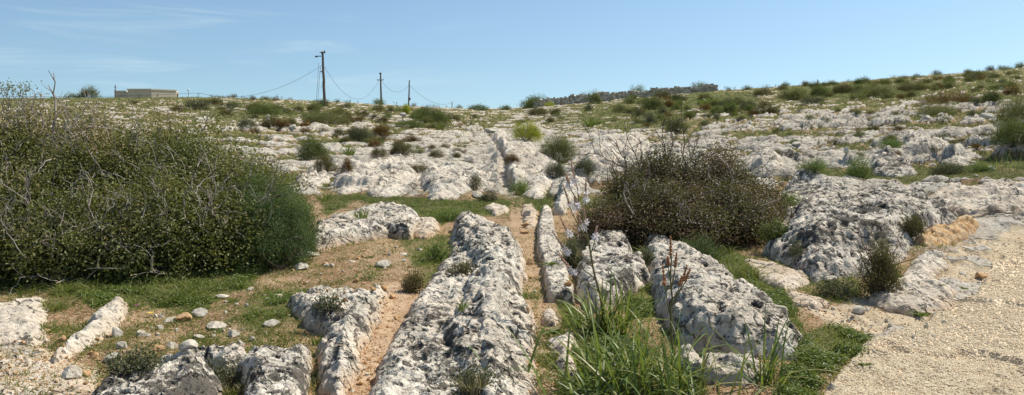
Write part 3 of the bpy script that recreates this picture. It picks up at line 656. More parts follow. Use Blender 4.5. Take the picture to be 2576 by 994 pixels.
# ------------------------------------------------------------------ the big bush on the left
def P3(px, row, Y): return np.array([(px-CX)/FP*Y, Y, HC-(row-CY0)/FP*Y])
def big_bush(label, spec, kind, nleaf, base_px, base_row, seed, name, L, W, nbr, twigm, upb=.35, shell=.4, per=9, bare=0, cat='shrub', gap=.3, spread=None):
    rs = np.random.RandomState(seed); bx_, bY = wxy(base_px, base_row); base = np.array([bx_, bY, float(surf(bx_, bY))])
    lobes = []
    for px, top, Y, half, dep in spec:       # centre bearing, top row, distance, half width in survey units, half depth in m
        c = P3(px, top, Y); zg = float(surf(c[0], Y, True)); hw = half/FP*Y
        lobes.append((c[0]-base[0], Y-base[1], zg-base[2]+.12, hw, dep, max(.2, c[2]-zg-.12)))
    e = empty(name, base); tag(e, label, cat)
    V, F, tone = foliage_mesh(lobes, kind, nleaf, L, W, rs, per=per, shell=shell, upb=upb, gap=gap, spread=spread)
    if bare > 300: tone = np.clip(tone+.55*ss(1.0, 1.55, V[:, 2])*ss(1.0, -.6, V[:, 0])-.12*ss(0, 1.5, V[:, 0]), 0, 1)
    zz = surf(V[:, 0]+base[0], V[:, 1]+base[1], True)-base[2]; V[:, 2] = np.maximum(V[:, 2], zz-.02)
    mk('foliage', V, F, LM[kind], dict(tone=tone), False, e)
    lines = []; tw = []
    for k in range(nbr):
        l = lobes[rs.choice(len(lobes), p=np.array([q[3] for q in lobes])/sum(q[3] for q in lobes))]
        t = rs.rand()*2*math.pi; el = .3+1.2*rs.rand(); d = np.array([math.cos(t)*math.cos(el)*l[3], math.sin(t)*math.cos(el)*l[4], math.sin(el)*l[5]])
        s0 = np.array([l[0]+math.cos(t)*l[3]*.25, l[1]+math.sin(t)*l[4]*.25, l[2]-.15]); Ln = np.linalg.norm(d)*(.78+.25*rs.rand())
        (p, r), dd = crooked(s0, d, Ln, 9, .016+.012*rs.rand(), .005, rs, .16, .02); lines.append((p, r))
        for m_ in range(5):
            q = p[rs.randint(3, len(p))]; (p2, r2), _ = crooked(q, dd+rs.normal(size=3)*.7+[0, 0, .3], .12+.3*rs.rand(), 5, .005, .002, rs, .35, .05); tw.append((p2, r2))
    V, F = tubes(lines, 4); mk('branches', V, F, twigm, None, True, e)
    # bare pale twigs standing out through the leaves
    for k in range(bare+(140 if bare > 300 else 0)):
        l = lobes[rs.randint(len(lobes))] if k < bare else lobes[rs.randint(3)]; d = rs.normal(size=3); d[1] = -abs(d[1])*.8; d[2] = abs(d[2])*1.1+.1; d /= np.linalg.norm(d)
        s = np.array(l[:3])+d*np.array(l[3:6])*(.72+.3*rs.rand()); dd = d*.5+rs.normal(size=3)*.45+[0, 0, .55]
        Lt = .15+.4*rs.rand()**1.5; (p, r), dl = crooked(s, dd, Lt, 7, .0055+.004*rs.rand(), .002, rs, .28, .06); tw.append((p, r))
        for m_ in range(3):
            q = p[rs.randint(2, len(p))]; (p2, r2), _ = crooked(q, dl+rs.normal(size=3)*.8, .07+.16*rs.rand(), 4, .003, .0016, rs, .35, .05); tw.append((p2, r2))
    V, F = tubes(tw, 3); mk('twigs', V, F, M_TWIG if bare else twigm, None, True, e)
    return e, lobes
bush, bl = big_bush('huge tangled olive-green shrub with bare pale twigs filling the left side',
  [(-30, 298, 8.6, 190, 1.2), (90, 292, 8.9, 150, 1.2), (250, 282, 8.9, 160, 1.3), (390, 300, 8.9, 130, 1.2), (500, 315, 8.8, 120, 1.2),
   (590, 368, 8.7, 120, 1.1), (680, 425, 8.9, 80, .8), (40, 450, 7.7, 150, .8), (240, 470, 7.6, 170, .8), (430, 450, 7.75, 160, .8), (590, 500, 8.0, 130, .8), (-60, 520, 7.3, 120, .7), (150, 560, 7.35, 130, .5), (350, 560, 7.45, 130, .5)],
  'olive', 400000, 300, 690, 21, 'lentisk_bush', .044, .0205, 70, M_TWIG, bare=420, shell=.50, gap=.50, per=26, spread=.075)
# thin upright dead stem and taller leafy sprigs at the top left
rs = np.random.RandomState(5)
def sprig(parent_pt, px, row, Y, r=.02):
    a = np.array(parent_pt); b = P3(px, row, Y); t = np.linspace(0, 1, 9)[:, None]
    p = a+(b-a)*t; p[1:-1] += rs.normal(size=(7, 3))*.02; return p, np.linspace(r, .006, 9)
b0 = np.array(bush.location)
lines = []
p, r = sprig(P3(140, 420, 8.6), 139, 206, 8.6, .022); lines.append((p-b0, r))
for k in range(9):
    q = p[rs.randint(4, 9)]; (p2, r2), _ = crooked(q, [rs.normal()*.5, 0, .8], .08+.1*rs.rand(), 4, .007, .003, rs, .2); lines.append((p2-b0, r2))
V, F = tubes(lines, 5); tag(mk('dead_stem', V, F, M_TWIG, None, True, bush), 'bare grey upright stick')
lines = []; LC = []
for (px, row) in [(15, 232), (40, 225), (55, 240), (62, 215), (75, 222), (90, 238), (5, 218), (28, 215), (110, 250), (170, 238), (210, 225)]:
    p, r = sprig(P3(px-30+rs.rand()*60, 330, 8.4), px, row, 8.5, .009); r = r*.6; lines.append((p-b0, r))
    for k in range(4):
        (p2, r2), _ = crooked(p[rs.randint(3, 8)], [rs.normal(), rs.normal()*.5, .6], .12, 4, .003, .0015, rs, .4); lines.append((p2-b0, r2))
    if px < 70:
        LC.append(p[-1]-b0+rs.normal(size=(40, 3))*[.045, .05, .035])
V, F = tubes(lines, 3); mk('bare_twigs', V, F, M_TWIG, None, True, bush)
C = np.concatenate(LC); V, F = leaves(C, rs.normal(size=C.shape), .032, .014, rs); mk('sprig_leaves', V, F, LM['olive'], dict(tone=np.repeat(rs.rand(len(C)), 4)), False, bush)

big_bush('dense bright dark-green needle-leaved shrub at the right end of the huge bush',
  [(640, 420, 8.3, 65, .55), (715, 455, 8.35, 66, .5), (690, 480, 8.0, 92, .6), (740, 500, 8.2, 62, .5), (640, 480, 7.9, 60, .45), (720, 560, 7.95, 70, .4)],
  'juniper', 110000, 700, 610, 31, 'needle_shrub', .026, .007, 30, M_DTWIG, per=16, upb=.8, shell=.4, gap=.4, spread=.034)
big_bush('wine-tinged glossy shrub crouching behind the two right-hand limestone ridges',
  [(1575, 430, 10.0, 62, .6), (1615, 392, 10.3, 46, .5), (1668, 358, 10.4, 60, .6), (1740, 402, 10.4, 60, .6), (1808, 362, 10.4, 62, .6), (1868, 420, 10.2, 46, .5), (1922, 460, 10.0, 44, .5), (1530, 505, 9.3, 66, .5), (1500, 540, 9.2, 40, .4), (1680, 460, 9.3, 130, .6), (1830, 460, 9.4, 125, .6), (1740, 520, 8.9, 110, .5), (1870, 520, 9.0, 80, .4), (1600, 520, 9.1, 70, .4)],
  'wine', 190000, 1720, 600, 41, 'wine_tinged_bush', .036, .0185, 30, M_DTWIG, bare=40, shell=.50, per=22, gap=.48, spread=.065)
o, _ = big_bush('thin brown-twigged sprays arching up behind the wine-tinged bush',
  [(1560, 370, 10.8, 60, .4), (1620, 350, 10.9, 60, .4)], 'brown', 1500, 1590, 560, 43, 'twiggy_shrub', .02, .008, 30, M_DTWIG, bare=0)
rs = np.random.RandomState(6); b0 = np.array(o.location); lines = []
for (ax, ar, bx_, br) in [(1650, 560, 1530, 372), (1640, 540, 1575, 322), (1630, 520, 1607, 345), (1700, 480, 1665, 330), (1720, 470, 1720, 300), (1690, 500, 1690, 318), (1600, 470, 1548, 355), (1745, 460, 1750, 350), (1600, 440, 1500, 380)]:
    a = P3(ax, ar, 10.2); b = P3(bx_, br, 10.3); t = np.linspace(0, 1, 10)[:, None]; p = a+(b-a)*t+rs.normal(size=(10, 3))*.018
    lines.append((p-b0, np.linspace(.011, .004, 10)))
    for k in range(6):
        q = p[rs.randint(3, 10)]; (p2, r2), _ = crooked(q, (b-a)/np.linalg.norm(b-a)+rs.normal(size=3)*.5, .15+.25*rs.rand(), 5, .005, .003, rs, .25); lines.append((p2-b0, r2))
V, F = tubes(lines, 4); mk('long_twigs', V, F, M_DTWIG, None, True, o)

# ------------------------------------------------------------------ shrubs and plants one by one: bearing, foot row, width, height, kind
SH = [
 (223, 245, 62, 26, 'olive', 'round green bush on the left skyline above the huge shrub'),
 (180, 246, 40, 10, 'dark', 'low bush touching the left foot of the round skyline bush'),
 (655, 290, 108, 31, 'dark', 'wide dome-shaped green shrub left of the tallest pole'),
 (570, 292, 44, 17, 'brown', 'brown shrub left of the wide dome-shaped green shrub'),
 (497, 278, 66, 27, 'grey', 'grey-brown hummock shrub on the slope above the huge bush'),
 (447, 281, 34, 14, 'brown', 'small hummock left of the grey-brown one on the slope'),
 (548, 260, 24, 11, 'dark', 'little dark shrub between skyline and dome-shaped shrub'),
 (791, 273, 48, 13, 'dark', 'flat dark shrub at the foot of the tallest pole'),
 (336, 262, 30, 8, 'brown', 'small brown patch of shrub on the far left slope'),
 (748, 282, 24, 11, 'brown', 'small brown tuft shrub left of the tallest pole foot'),
 (826, 315, 116, 30, 'olive', 'broad olive shrub just below the tallest pole'),
 (625, 325, 46, 26, 'grey', 'grey-green thyme bush beside the top edge of the huge bush'),
 (682, 321, 60, 30, 'brown', 'brown twiggy shrub below the wide green dome'),
 (731, 317, 28, 18, 'brown', 'small brown shrub right of the brown twiggy one'),
 (640, 334, 26, 15, 'rust', 'small rusty-red shrub beside the stone cairn'),
 (768, 334, 26, 12, 'rust', 'rusty-red tuft above the rounded dark bush'),
 (782, 403, 94, 60, 'dark', 'rounded dark green bush standing right of the huge bush'),
 (816, 430, 62, 42, 'brown', 'brown wiry shrub in front of the rounded dark bush'),
 (872, 430, 32, 36, 'rust', 'reddish heath clump right of the brown wiry shrub'),
 (910, 358, 78, 42, 'grey', 'pinkish-grey heath mound in the middle left'),
 (962, 354, 56, 34, 'rust', 'rust-red half of the heath mound in the middle left'),
 (942, 372, 50, 21, 'rust', 'low rusty cushion below the heath mound'),
 (1032, 359, 48, 20, 'rust', 'rusty cushion on pale rock right of the heath mound'),
 (1007, 389, 66, 34, 'brown', 'dark brown cushion shrub on the upper edge of the whaleback rock'),
 (957, 402, 50, 26, 'brown', 'brown cushion left of the dark brown one on the rock'),
 (1100, 397, 50, 23, 'brown', 'brown sprawling shrub on the rock slope left of the rut'),
 (1058, 438, 70, 21, 'brown', 'flat brown heath between the whaleback and the rounded brow'),
 (1198, 480, 30, 42, 'brown', 'brown wiry shrub growing down the side of the rounded brow'),
 (1234, 509, 46, 28, 'grey', 'grey-green shrublet at the foot of the far cart rut'),
 (1287, 410, 36, 26, 'rust', 'rust-red cushion right beside the far cart rut'),
 (1085, 310, 96, 42, 'dark', 'dark shrub mass in the middle distance right of the third pole'),
 (1025, 324, 110, 20, 'dark', 'long low dark green band of shrub in the middle distance'),
 (1105, 326, 60, 20, 'olive', 'olive shrub closing the right end of the long low band'),
 (1020, 287, 22, 26, 'lime', 'yellow-green bush on the slope below the third pole'),
 (1145, 302, 34, 14, 'brown', 'low brown shrub right of the dark shrub mass'),
 (918, 296, 28, 9, 'brown', 'little brown shrub on the stony slope below the second pole'),
 (954, 262, 38, 14, 'dark', 'dark round bush at the foot of the second pole'),
 (1203, 278, 68, 14, 'dark', 'low dark bush on the skyline at the centre'),
 (1269, 278, 36, 12, 'dark', 'smaller dark bush on the skyline right of centre'),
 (1330, 273, 60, 22, 'dark', 'lower dark dome at the left end of the dry stone wall'),
 (1352, 266, 66, 26, 'dark', 'higher dark dome against the left end of the dry stone wall'),
 (1383, 268, 30, 10, 'lime', 'yellow-green patch in front of the dry stone wall'),
 (1355, 292, 60, 20, 'brown', 'dark brown flat shrub below the dry stone wall'),
 (1396, 288, 30, 16, 'brown', 'smaller brown shrub right of the dark brown flat one'),
 (1382, 310, 26, 15, 'brown', 'dark tuft on pale rock below the two brown shrubs'),
 (1325, 358, 74, 50, 'lime', 'bright yellow-green spurge bush right of the far cart rut'),
 (1400, 407, 106, 68, 'olive', 'large glossy olive shrub below the yellow-green spurge'),
 (1396, 450, 62, 44, 'grey', 'grey-green tangle below the large glossy olive shrub'),
 (1474, 446, 64, 46, 'grey', 'brownish-grey shrub between olive shrub and wine-tinged bush'),
 (1492, 262, 44, 32, 'olive', 'upright brush-like green bush in front of the dry stone wall'),
 (1465, 256, 20, 22, 'grey', 'thin grey bush left of the upright brush-like one'),
 (1550, 246, 44, 12, 'lime', 'bright low herbs at the foot of the dry stone wall'),
 (1605, 238, 44, 22, 'dark', 'dark bush breaking the top line of the dry stone wall'),
 (1588, 252, 32, 12, 'dark', 'low green bush below the wall-breaking dark bush'),
 (1637, 277, 66, 34, 'dark', 'large dark shrub in the middle of the right-hand slope'),
 (1603, 294, 24, 20, 'grey', 'grey tuft below left of the large dark shrub'),
 (1665, 292, 36, 24, 'grey', 'grey bush below right of the large dark shrub'),
 (1701, 278, 26, 18, 'dark', 'small dark round bush right of the large dark shrub'),
 (1680, 252, 36, 9, 'rust', 'reddish flat shrub high on the slope by the wall'),
 (1653, 240, 30, 10, 'rust', 'rusty patch beneath the wall crest'),
 (1560, 284, 40, 20, 'olive', 'olive shrub left of the large dark shrub'),
 (1480, 280, 24, 16, 'grey', 'grey tuft below the upright brush-like bush'),
 (1703, 335, 66, 44, 'olive', 'olive shrub just above the wine-tinged bush'),
 (1757, 231, 60, 24, 'dark', 'dark bush near the right end of the dry stone wall'),
 (1838, 291, 52, 36, 'dark', 'dark rounded shrub in the middle of the right slope'),
 (1880, 278, 56, 24, 'grey', 'mixed grey shrub between two dark ones on the right slope'),
 (1924, 285, 60, 27, 'brown', 'dark brown shrub right of the dark rounded one'),
 (2008, 253, 64, 28, 'olive', 'olive shrub left of the green dome on the right slope'),
 (2063, 243, 58, 28, 'dark', 'tall green dome on the upper right slope'),
 (2122, 236, 66, 24, 'brown', 'brownish shrub right of the tall green dome'),
 (2200, 247, 118, 31, 'olive', 'broad spreading green shrub of the upper right slope'),
 (2047, 264, 58, 20, 'grey', 'silver-grey cushion below the tall green dome'),
 (2300, 230, 78, 20, 'brown', 'brown shrub behind the broad spreading green one'),
 (2395, 262, 142, 33, 'rust', 'long red-tinged shrub bank on the right'),
 (2353, 291, 122, 31, 'olive', 'low red-and-green shrub in front of the long red-tinged bank'),
 (2497, 259, 56, 36, 'dark', 'dark green bush right of the long red-tinged bank'),
 (2452, 268, 36, 16, 'grey', 'grey bush between the red-tinged bank and the dark green bush'),
 (2546, 240, 52, 28, 'rust', 'reddish bush above the glossy bush at the right edge'),
 (2556, 327, 118, 88, 'olive', 'tall glossy-leaved bush cut by the right edge, upper of two'),
 (2560, 406, 124, 68, 'dark', 'dense dark bush cut by the right edge, lower of two'),
 (2390, 211, 28, 18, 'dark', 'compact green ball of a bush far up the right slope'),
 (2474, 193, 46, 15, 'olive', 'olive bush far up the right slope near the skyline'),
 (2564, 171, 34, 15, 'dark', 'dark bush on the skyline in the top right corner'),
 (2528, 177, 36, 10, 'dark', 'dark low bush on the skyline left of the corner one'),
 (2443, 186, 14, 8, 'grey', 'grey little bush on the right skyline'),
 (2350, 200, 12, 8, 'dark', 'tiny dark ball bush on the right skyline'),
 (2164, 448, 68, 56, 'fennel', 'bright feathery fennel clump on the green strip at right'),
 (2045, 444, 62, 30, 'fennel', 'paler feathery clump left of the bright fennel'),
 (2240, 370, 52, 24, 'fennel', 'bright green tuft left of the long smooth boulder'),
 (2382, 443, 92, 32, 'grey', 'low grey-green herbs in front of the right rocks'),
 (2460, 436, 60, 24, 'fennel', 'low green herbs right of the grey-green ones'),
 (2205, 740, 110, 140, 'brown', 'brown wiry thyme bush growing against the blackened outcrop'),
 (2285, 600, 62, 52, 'brown', 'small dark thyme bush in the cleft above the ochre hollow'),
 (2110, 760, 110, 44, 'grey', 'low dark thyme spreading at the foot of the wiry thyme bush'),
 (1306, 492, 50, 36, 'fennel', 'soft green herb tuft beside the far cart rut'),
 (1440, 690, 56, 90, 'grey', 'grey wiry shrub squeezed between narrow rib and pitted hump'),
 (830, 800, 60, 40, 'grey', 'mossy grey thyme on the left shoulder of the crooked ridge'),
 (575, 985, 110, 60, 'grey', 'grey moss-like thyme in the middle of the bottom rock shelf'),
 (330, 960, 150, 50, 'grey', 'silvery creeping plant left behind the blotched boulder'),
 (1200, 985, 100, 46, 'grey', 'dry wiry thyme at the near end of the long humped ridge'),
 (1100, 660, 60, 50, 'fennel', 'green herb tuft on the left flank of the long humped ridge'),
 (1130, 560, 70, 30, 'fennel', 'bright green herb patch at the upper end of the humped ridge'),
 (1160, 690, 60, 30, 'brown', 'brown moss in the saddle of the long humped ridge'),
 (1040, 740, 50, 60, 'brown', 'dry brown grass tussock on the left edge of the humped ridge'),
 (935, 705, 46, 24, 'fennel', 'small green plant beside the grey slab stone'),
 (1550, 600, 60, 50, 'juniper', 'dark green sprig between the pitted hump and the wine-tinged bush'),
 (1620, 690, 60, 40, 'grey', 'grey-green herb in the grassy gap between the two right ridges'),
 (1985, 560, 60, 40, 'fennel', 'green herb right of the wine-tinged bush'),
 (2005, 650, 26, 40, 'grey', 'little tuft on the left flank of the blackened outcrop'),
 (1950, 640, 80, 50, 'dark', 'dark low shrub in the shadow left of the blackened outcrop'),
 (1760, 680, 140, 80, 'juniper', 'dark green undergrowth below the wine-tinged bush'),
]
for k, (px, row, w, h, kd, lab) in enumerate(SH):
    shrub(lab, px, row, w, h, kd, seed=k, ground=any(q in lab for q in ('undergrowth', 'sprig between', 'grassy gap', 'in the shadow left', 'squeezed', 'right of the wine')), name={'lime': 'spurge_bush', 'fennel': 'green_herb', 'rust': 'heath_shrub'}.get(kd, 'shrub'),
          cat={'lime': 'bush', 'fennel': 'plant'}.get(kd, 'shrub'))
TF = [
 (880, 390, 52, 34, 'asphodel clump with narrow leaves below the pinkish-grey heath mound', 70, 'asph'),
 (906, 548, 66, 32, 'dark asphodel tuft growing on the broad block of white limestone', 50, 'asph'),
 (1165, 780, 50, 36, 'small green tuft of strap leaves on top of the long humped ridge', 26, 'asph'),
 (820, 505, 80, 36, 'dry asphodel tuft at the right foot of the needle-leaved shrub', 60, 'asph'),
 (1490, 318, 84, 30, 'wide clump of long green grass above the glossy olive shrub', 160, 'asph'),
 (1110, 326, 44, 22, 'green asphodel tuft at the end of the middle-distance shrub band', 60, 'asph'),
 (1795, 262, 120, 24, 'long green grass bank on the slope under the wall end', 200, 'asph'),
 (1850, 292, 40, 20, 'bright grass tuft in front of the dark rounded shrub', 50, 'asph'),
 (2400, 266, 60, 14, 'fresh bright strap leaves in front of the red-tinged bank', 24, 'weed'),
 (800, 868, 44, 36, 'grassy rosette at the left foot of the crooked ridge', 26, 'asph'),
 (2540, 425, 130, 60, 'long leaves sweeping up beside the lower right-edge bush', 24, 'asph'),
 (585, 985, 120, 30, 'dry wiry grass in the hollow of the bottom shelf', 160, 'dry'),
 (1190, 990, 110, 60, 'dry straw sticking up at the near end of the long humped ridge', 90, 'dry'),
 (1600, 985, 240, 40, 'dead straw thatch around the foot of the large strap-leaved clump', 260, 'dry'),
 (1030, 735, 50, 50, 'brown dried grass hanging over the sandy rut', 120, 'dry'),
 (1440, 680, 60, 60, 'wiry dry grass between the narrow rib and the pitted hump', 120, 'dry'),
 (1115, 300, 60, 30, 'flowering asphodel stand in the middle distance, pinkish', 60, 'dry'),
]
for k, (px, row, w, h, lab, n_, kd) in enumerate(TF):
    tuft(lab, px, row, w, h, kd, n=n_, seed=k, name='asphodel_tuft' if kd == 'asph' else 'grass_tuft', cat='plant' if kd != 'dry' else 'grass tuft', spread=.2)
# rosettes of broad leaves
def rosette(label, px, row, w, n_=26, kd='weed', seed=0, group=None, L=.09):
    rs = np.random.RandomState(4000+seed); x0, Y = wxy(px, row); c = np.array([x0, Y, float(surf(x0, Y))]); a = w/2/FP*Y
    t = rs.rand(n_)*2*math.pi; C = np.zeros((n_, 3)); C[:, :2] = rs.normal(size=(n_, 2))*a*.25
    D = np.stack([np.cos(t), np.sin(t), .3+.6*rs.rand(n_)], 1); V, Fq, Ft, m = blades(C, D, a*(.6+.5*rs.rand(n_)), a*.25, rs, .45, 3)
    o = mk('leaf_rosette', V, [Fq, Ft], LM[kd], dict(tone=np.repeat(rs.rand(n_), m))); o.location = c; tag(o, label, 'plant', group); return o
for k, (px, row, w, lab) in enumerate([
 (2312, 797, 56, 'green leaf rosette on the pale rocky margin of the track'), (2425, 730, 26, 'tiny rosette on flat rock near the ochre stone'),
 (2370, 745, 22, 'tiny rosette left of the one near the ochre stone'), (1900, 755, 60, 'yellow-green rosette below the flat pinkish slab'),
 (1870, 715, 50, 'leafy rosette left of the flat pinkish slab'), (1960, 800, 60, 'leafy rosette between the right ridge and the lower slab'),
 (190, 850, 56, 'broad-leaved plant at the left of the slanting rib'), (930, 650, 26, 'grey-green rosette on the red soil'),
 (590, 760, 44, 'grey rosette beside the white stone near the bush'), (1060, 665, 44, 'grey-green rosette beside the humped ridge'),
 (550, 830, 40, 'small rosette in front of the half-buried stones'), (2100, 900, 70, 'rosette of weeds at the edge of the pale track'),
 (2180, 860, 60, 'pale green rosette where weeds meet the gravel'), (1390, 840, 70, 'dark green rosette by the right cart rut'),
 (1385, 700, 40, 'small green rosette beside the narrow rib'), (2170, 930, 50, 'rosette of weeds left of the buff stone on the track')]):
    rosette(lab, px, row, w, seed=k)

# ------------------------------------------------------------------ the strap-leaved plants in front, with their flower stalks
def strap_plant(label, px, row, n_, Lmin, Lmax, seed, lean=(0, 0), W=.017, spread=.12, stalk=None):
    rs = np.random.RandomState(seed); x0, Y = wxy(px, row); c = np.array([x0, Y, float(surf(x0, Y, True))])
    e = empty('asphodel_plant', c); tag(e, label, 'asphodel')
    V = []; Fq = []; c0 = 0; tone = []
    for k in range(n_):
        t = rs.rand()*2*math.pi; el = math.radians(rs.uniform(30, 86)); L = rs.uniform(Lmin, Lmax)
        d = np.array([math.cos(t)*math.cos(el), math.sin(t)*math.cos(el)*.8, math.sin(el)]); h = np.array([math.cos(t), math.sin(t), 0])
        s = np.array([rs.normal()*spread+lean[0]*0, rs.normal()*spread*.8, -.02]); m = 8
        sag = rs.uniform(.25, .85)*(1.15-math.sin(el)*.6); sd = np.cross(d, [0, 0, 1]); sd /= np.linalg.norm(sd); tn = rs.rand() if rs.rand() < .78 else 1.3
        w0 = W*rs.uniform(.7, 1.15)
        for q_ in range(m+1):
            f = q_/m; p = s+d*L*f+h*L*.35*sag*f*f-np.array([0, 0, 1])*L*sag*f**2.4
            p[2] = max(p[2], -.01)
            w = w0*(1-f**2.2)*.5+.0006; nrm = np.cross(sd, d); kz = nrm*w*.5
            V += [p-sd*w+kz, p, p+sd*w+kz]; tone += [tn*.6+.35*f]*3
            if q_ < m:
                b = c0+3*q_; Fq += [[b, b+1, b+4, b+3], [b+1, b+2, b+5, b+4]]
        c0 += 3*(m+1)
    mk('leaves', V, np.array(Fq), LM['asph'], dict(tone=np.clip(tone, 0, 1)), True, e)
    return e
def flower_geo(rs, size, nrm):
    N = np.asarray(nrm, float); N /= np.linalg.norm(N); A = np.cross(N, [0.3, .2, 1]); A /= np.linalg.norm(A); B = np.cross(N, A); V = []; F = []
    for k in range(6):
        t = k*math.pi/3+rs.rand()*.2; d = A*math.cos(t)+B*math.sin(t); s = -A*math.sin(t)+B*math.cos(t)
        b = len(V); V += [d*.1*size, d*.55*size+s*.17*size+N*.12*size, d*size-N*.05*size+N*.15*size, d*.55*size-s*.17*size+N*.12*size]; F.append([b, b+1, b+2, b+3])
    return np.array(V), np.array(F)
def bud_geo(size, d):
    d = np.asarray(d, float); d /= np.linalg.norm(d); A = np.cross(d, [.3, .9, .1]); A /= np.linalg.norm(A); B = np.cross(d, A)
    V = [np.zeros(3)]; F = []
    for z, r in ((.35, .26), (.75, .2)):
        for k in range(5): t = k*math.tau/5; V.append(d*size*z+(A*math.cos(t)+B*math.sin(t))*size*r)
    V.append(d*size)
    T3 = [[0, 1+(k+1) % 5, 1+k] for k in range(5)]+[[11, 6+k, 6+(k+1) % 5] for k in range(5)]
    Q = [[1+k, 1+(k+1) % 5, 6+(k+1) % 5, 6+k] for k in range(5)]
    return np.array(V), np.array(T3), np.array(Q)
def flower_stalk(e, label, p0, p1, Y0, Y1, branches, seed, white, budmat, nb=26):
    rs = np.random.RandomState(seed); b0 = np.array(e.location); a = P3(*p0, Y0)-b0; b = P3(*p1, Y1)-b0
    t = np.linspace(0, 1, 14)[:, None]; P = a+(b-a)*t; P[1:-1] += rs.normal(size=(12, 3))*.004
    lines = [(P, np.linspace(.0095, .003, 14))]; spikes = [(P[-4], P[-1])]
    for f, (qx, qy) in branches:
        s = P[int(f*13)]; yy = Y0+(Y1-Y0)*f+rs.uniform(-.15, .1); q = P3(qx, qy, yy)-b0
        m = (s+q)/2+np.array([(q-s)[0]*.18, (q-s)[1]*.1, -.03]); tt = np.linspace(0, 1, 8)[:, None]; C = s*(1-tt)**2+2*m*tt*(1-tt)+q*tt**2
        lines.append((C, np.linspace(.0045, .0022, 8))); spikes.append((C[3], C[-1]))
    V, F = tubes(lines, 6); st = mk('flower_stalk', V, F, M_STALK, None, True, e)
    if label: st['label'] = label
    for (s, q) in spikes:
        d = (q-s)/np.linalg.norm(q-s); Ls = np.linalg.norm(q-s)
        BV = []; BT = []; BQ = []; c = 0
        for k in range(nb):
            f = .35+.65*k/nb; p = s+(q-s)*f+d*.01; az = k*2.4; A = np.cross(d, [0, 1, .2]); A /= np.linalg.norm(A); B = np.cross(d, A)
            dd = d*.9+(A*math.cos(az)+B*math.sin(az))*(.9-.5*f); v, t3, q4 = bud_geo(.020*(1.25-.6*f), dd); BV.append(v+p); BT.append(t3+c); BQ.append(q4+c); c += 12
        mk('bud_spike', np.concatenate(BV), [np.concatenate(BT), np.concatenate(BQ)], budmat, None, True, st)
        for k in range(white):
            if rs.rand() < .25: continue
            f = .2+.35*rs.rand(); p = s+(q-s)*f; nn = np.array([rs.normal()*.7, -.8, .25+rs.normal()*.4]); nn /= np.linalg.norm(nn)
            v, F_ = flower_geo(rs, .029, nn); mk('flower', v+p+nn*.012, F_, M_PETAL, None, False, st)
pl1 = strap_plant('large clump of long green strap leaves at the bottom centre-right with a rusty seed stalk', 1620, 985, 185, .36, .76, 61, spread=.19, W=.0155)
pl2 = strap_plant('strap-leaved clump behind the large one, carrying the tall white-flowered stalk', 1528, 838, 90, .30, .62, 62, spread=.08)
strap_plant('thin spiky strap-leaved plant in front of the right ridge end', 1925, 965, 34, .3, .66, 63, spread=.05, W=.012)
Yb = depth(1528, 838)
flower_stalk(pl2, 'tall leaning stalk with white star flowers', (1526, 830), (1437, 408), Yb, Yb-.12,
   [(.30, (1345+60, 640)), (.36, (1362+30, 585)), (.45, (1410, 548)), (.52, (1500, 575)), (.50, (1468, 520)), (.60, (1418, 470)), (.66, (1474, 452)), (.72, (1446, 500)), (.8, (1424, 440)), (.55, (1455, 545))], 71, 6, M_BUD)
Ya = depth(1695, 930)
flower_stalk(pl1, 'upright russet seed stalk', (1692, 925), (1687, 600), Ya, Ya-.05,
   [(.45, (1667, 670)), (.5, (1727, 672)), (.58, (1735, 680)), (.62, (1702, 640)), (.66, (1672, 715)), (.55, (1714, 700)), (.75, (1680, 650))], 72, 0, M_POD, 22)

# ------------------------------------------------------------------ little flowers
def daisy(label, px, row, mat=M_YEL, size=.022, h=.06, seed=0):
    rs = np.random.RandomState(seed); p = at(px, row, h); e = empty('daisy', p-[0, 0, 0]); tag(e, label, 'flower')
    V, F = tubes([(np.array([[0, 0, -.01], [.004, 0, h*.5], [0, 0, h]]), .0014)], 3); mk('stem', V, F, M_STALK, None, True, e)
    V = [[0, 0, h+.002]]; F = []
    for k in range(10):
        t = k*math.tau/10; V += [[math.cos(t-.2)*size, math.sin(t-.2)*size-.004, h+.006], [math.cos(t+.2)*size, math.sin(t+.2)*size-.004, h+.006]]; F.append([0, len(V)-2, len(V)-1])
    mk('petals', V, np.array(F), mat, None, False, e)
for k, (a, b, hh_, lab) in enumerate([(440, 661, .12, 'orange-yellow daisy in front of the huge bush, nearest the needle shrub'), (268, 697, .1, 'orange daisy low in front of the huge bush at left'), (582, 692, .05, 'yellow daisy in grass right of the huge bush'),
   (380, 798, .03, 'bright yellow daisy beside the slanting rock rib'), (1130, 597, .03, 'yellow flower on the upper flank of the humped ridge'), (2105, 442, .03, 'yellow flower left below the feathery fennel'),
   (2255, 456, .02, 'yellow flower alone on the green strip at right'), (1660, 993, .05, 'yellow daisy at the bottom edge under the strap leaves'), (605, 680, .05, 'small yellow daisy above the one in grass')]):
    daisy(lab, a, b, h=hh_, seed=k)
daisy('small purple flower left of the bright yellow daisy', 345, 785, M_PUR, .018, .05)

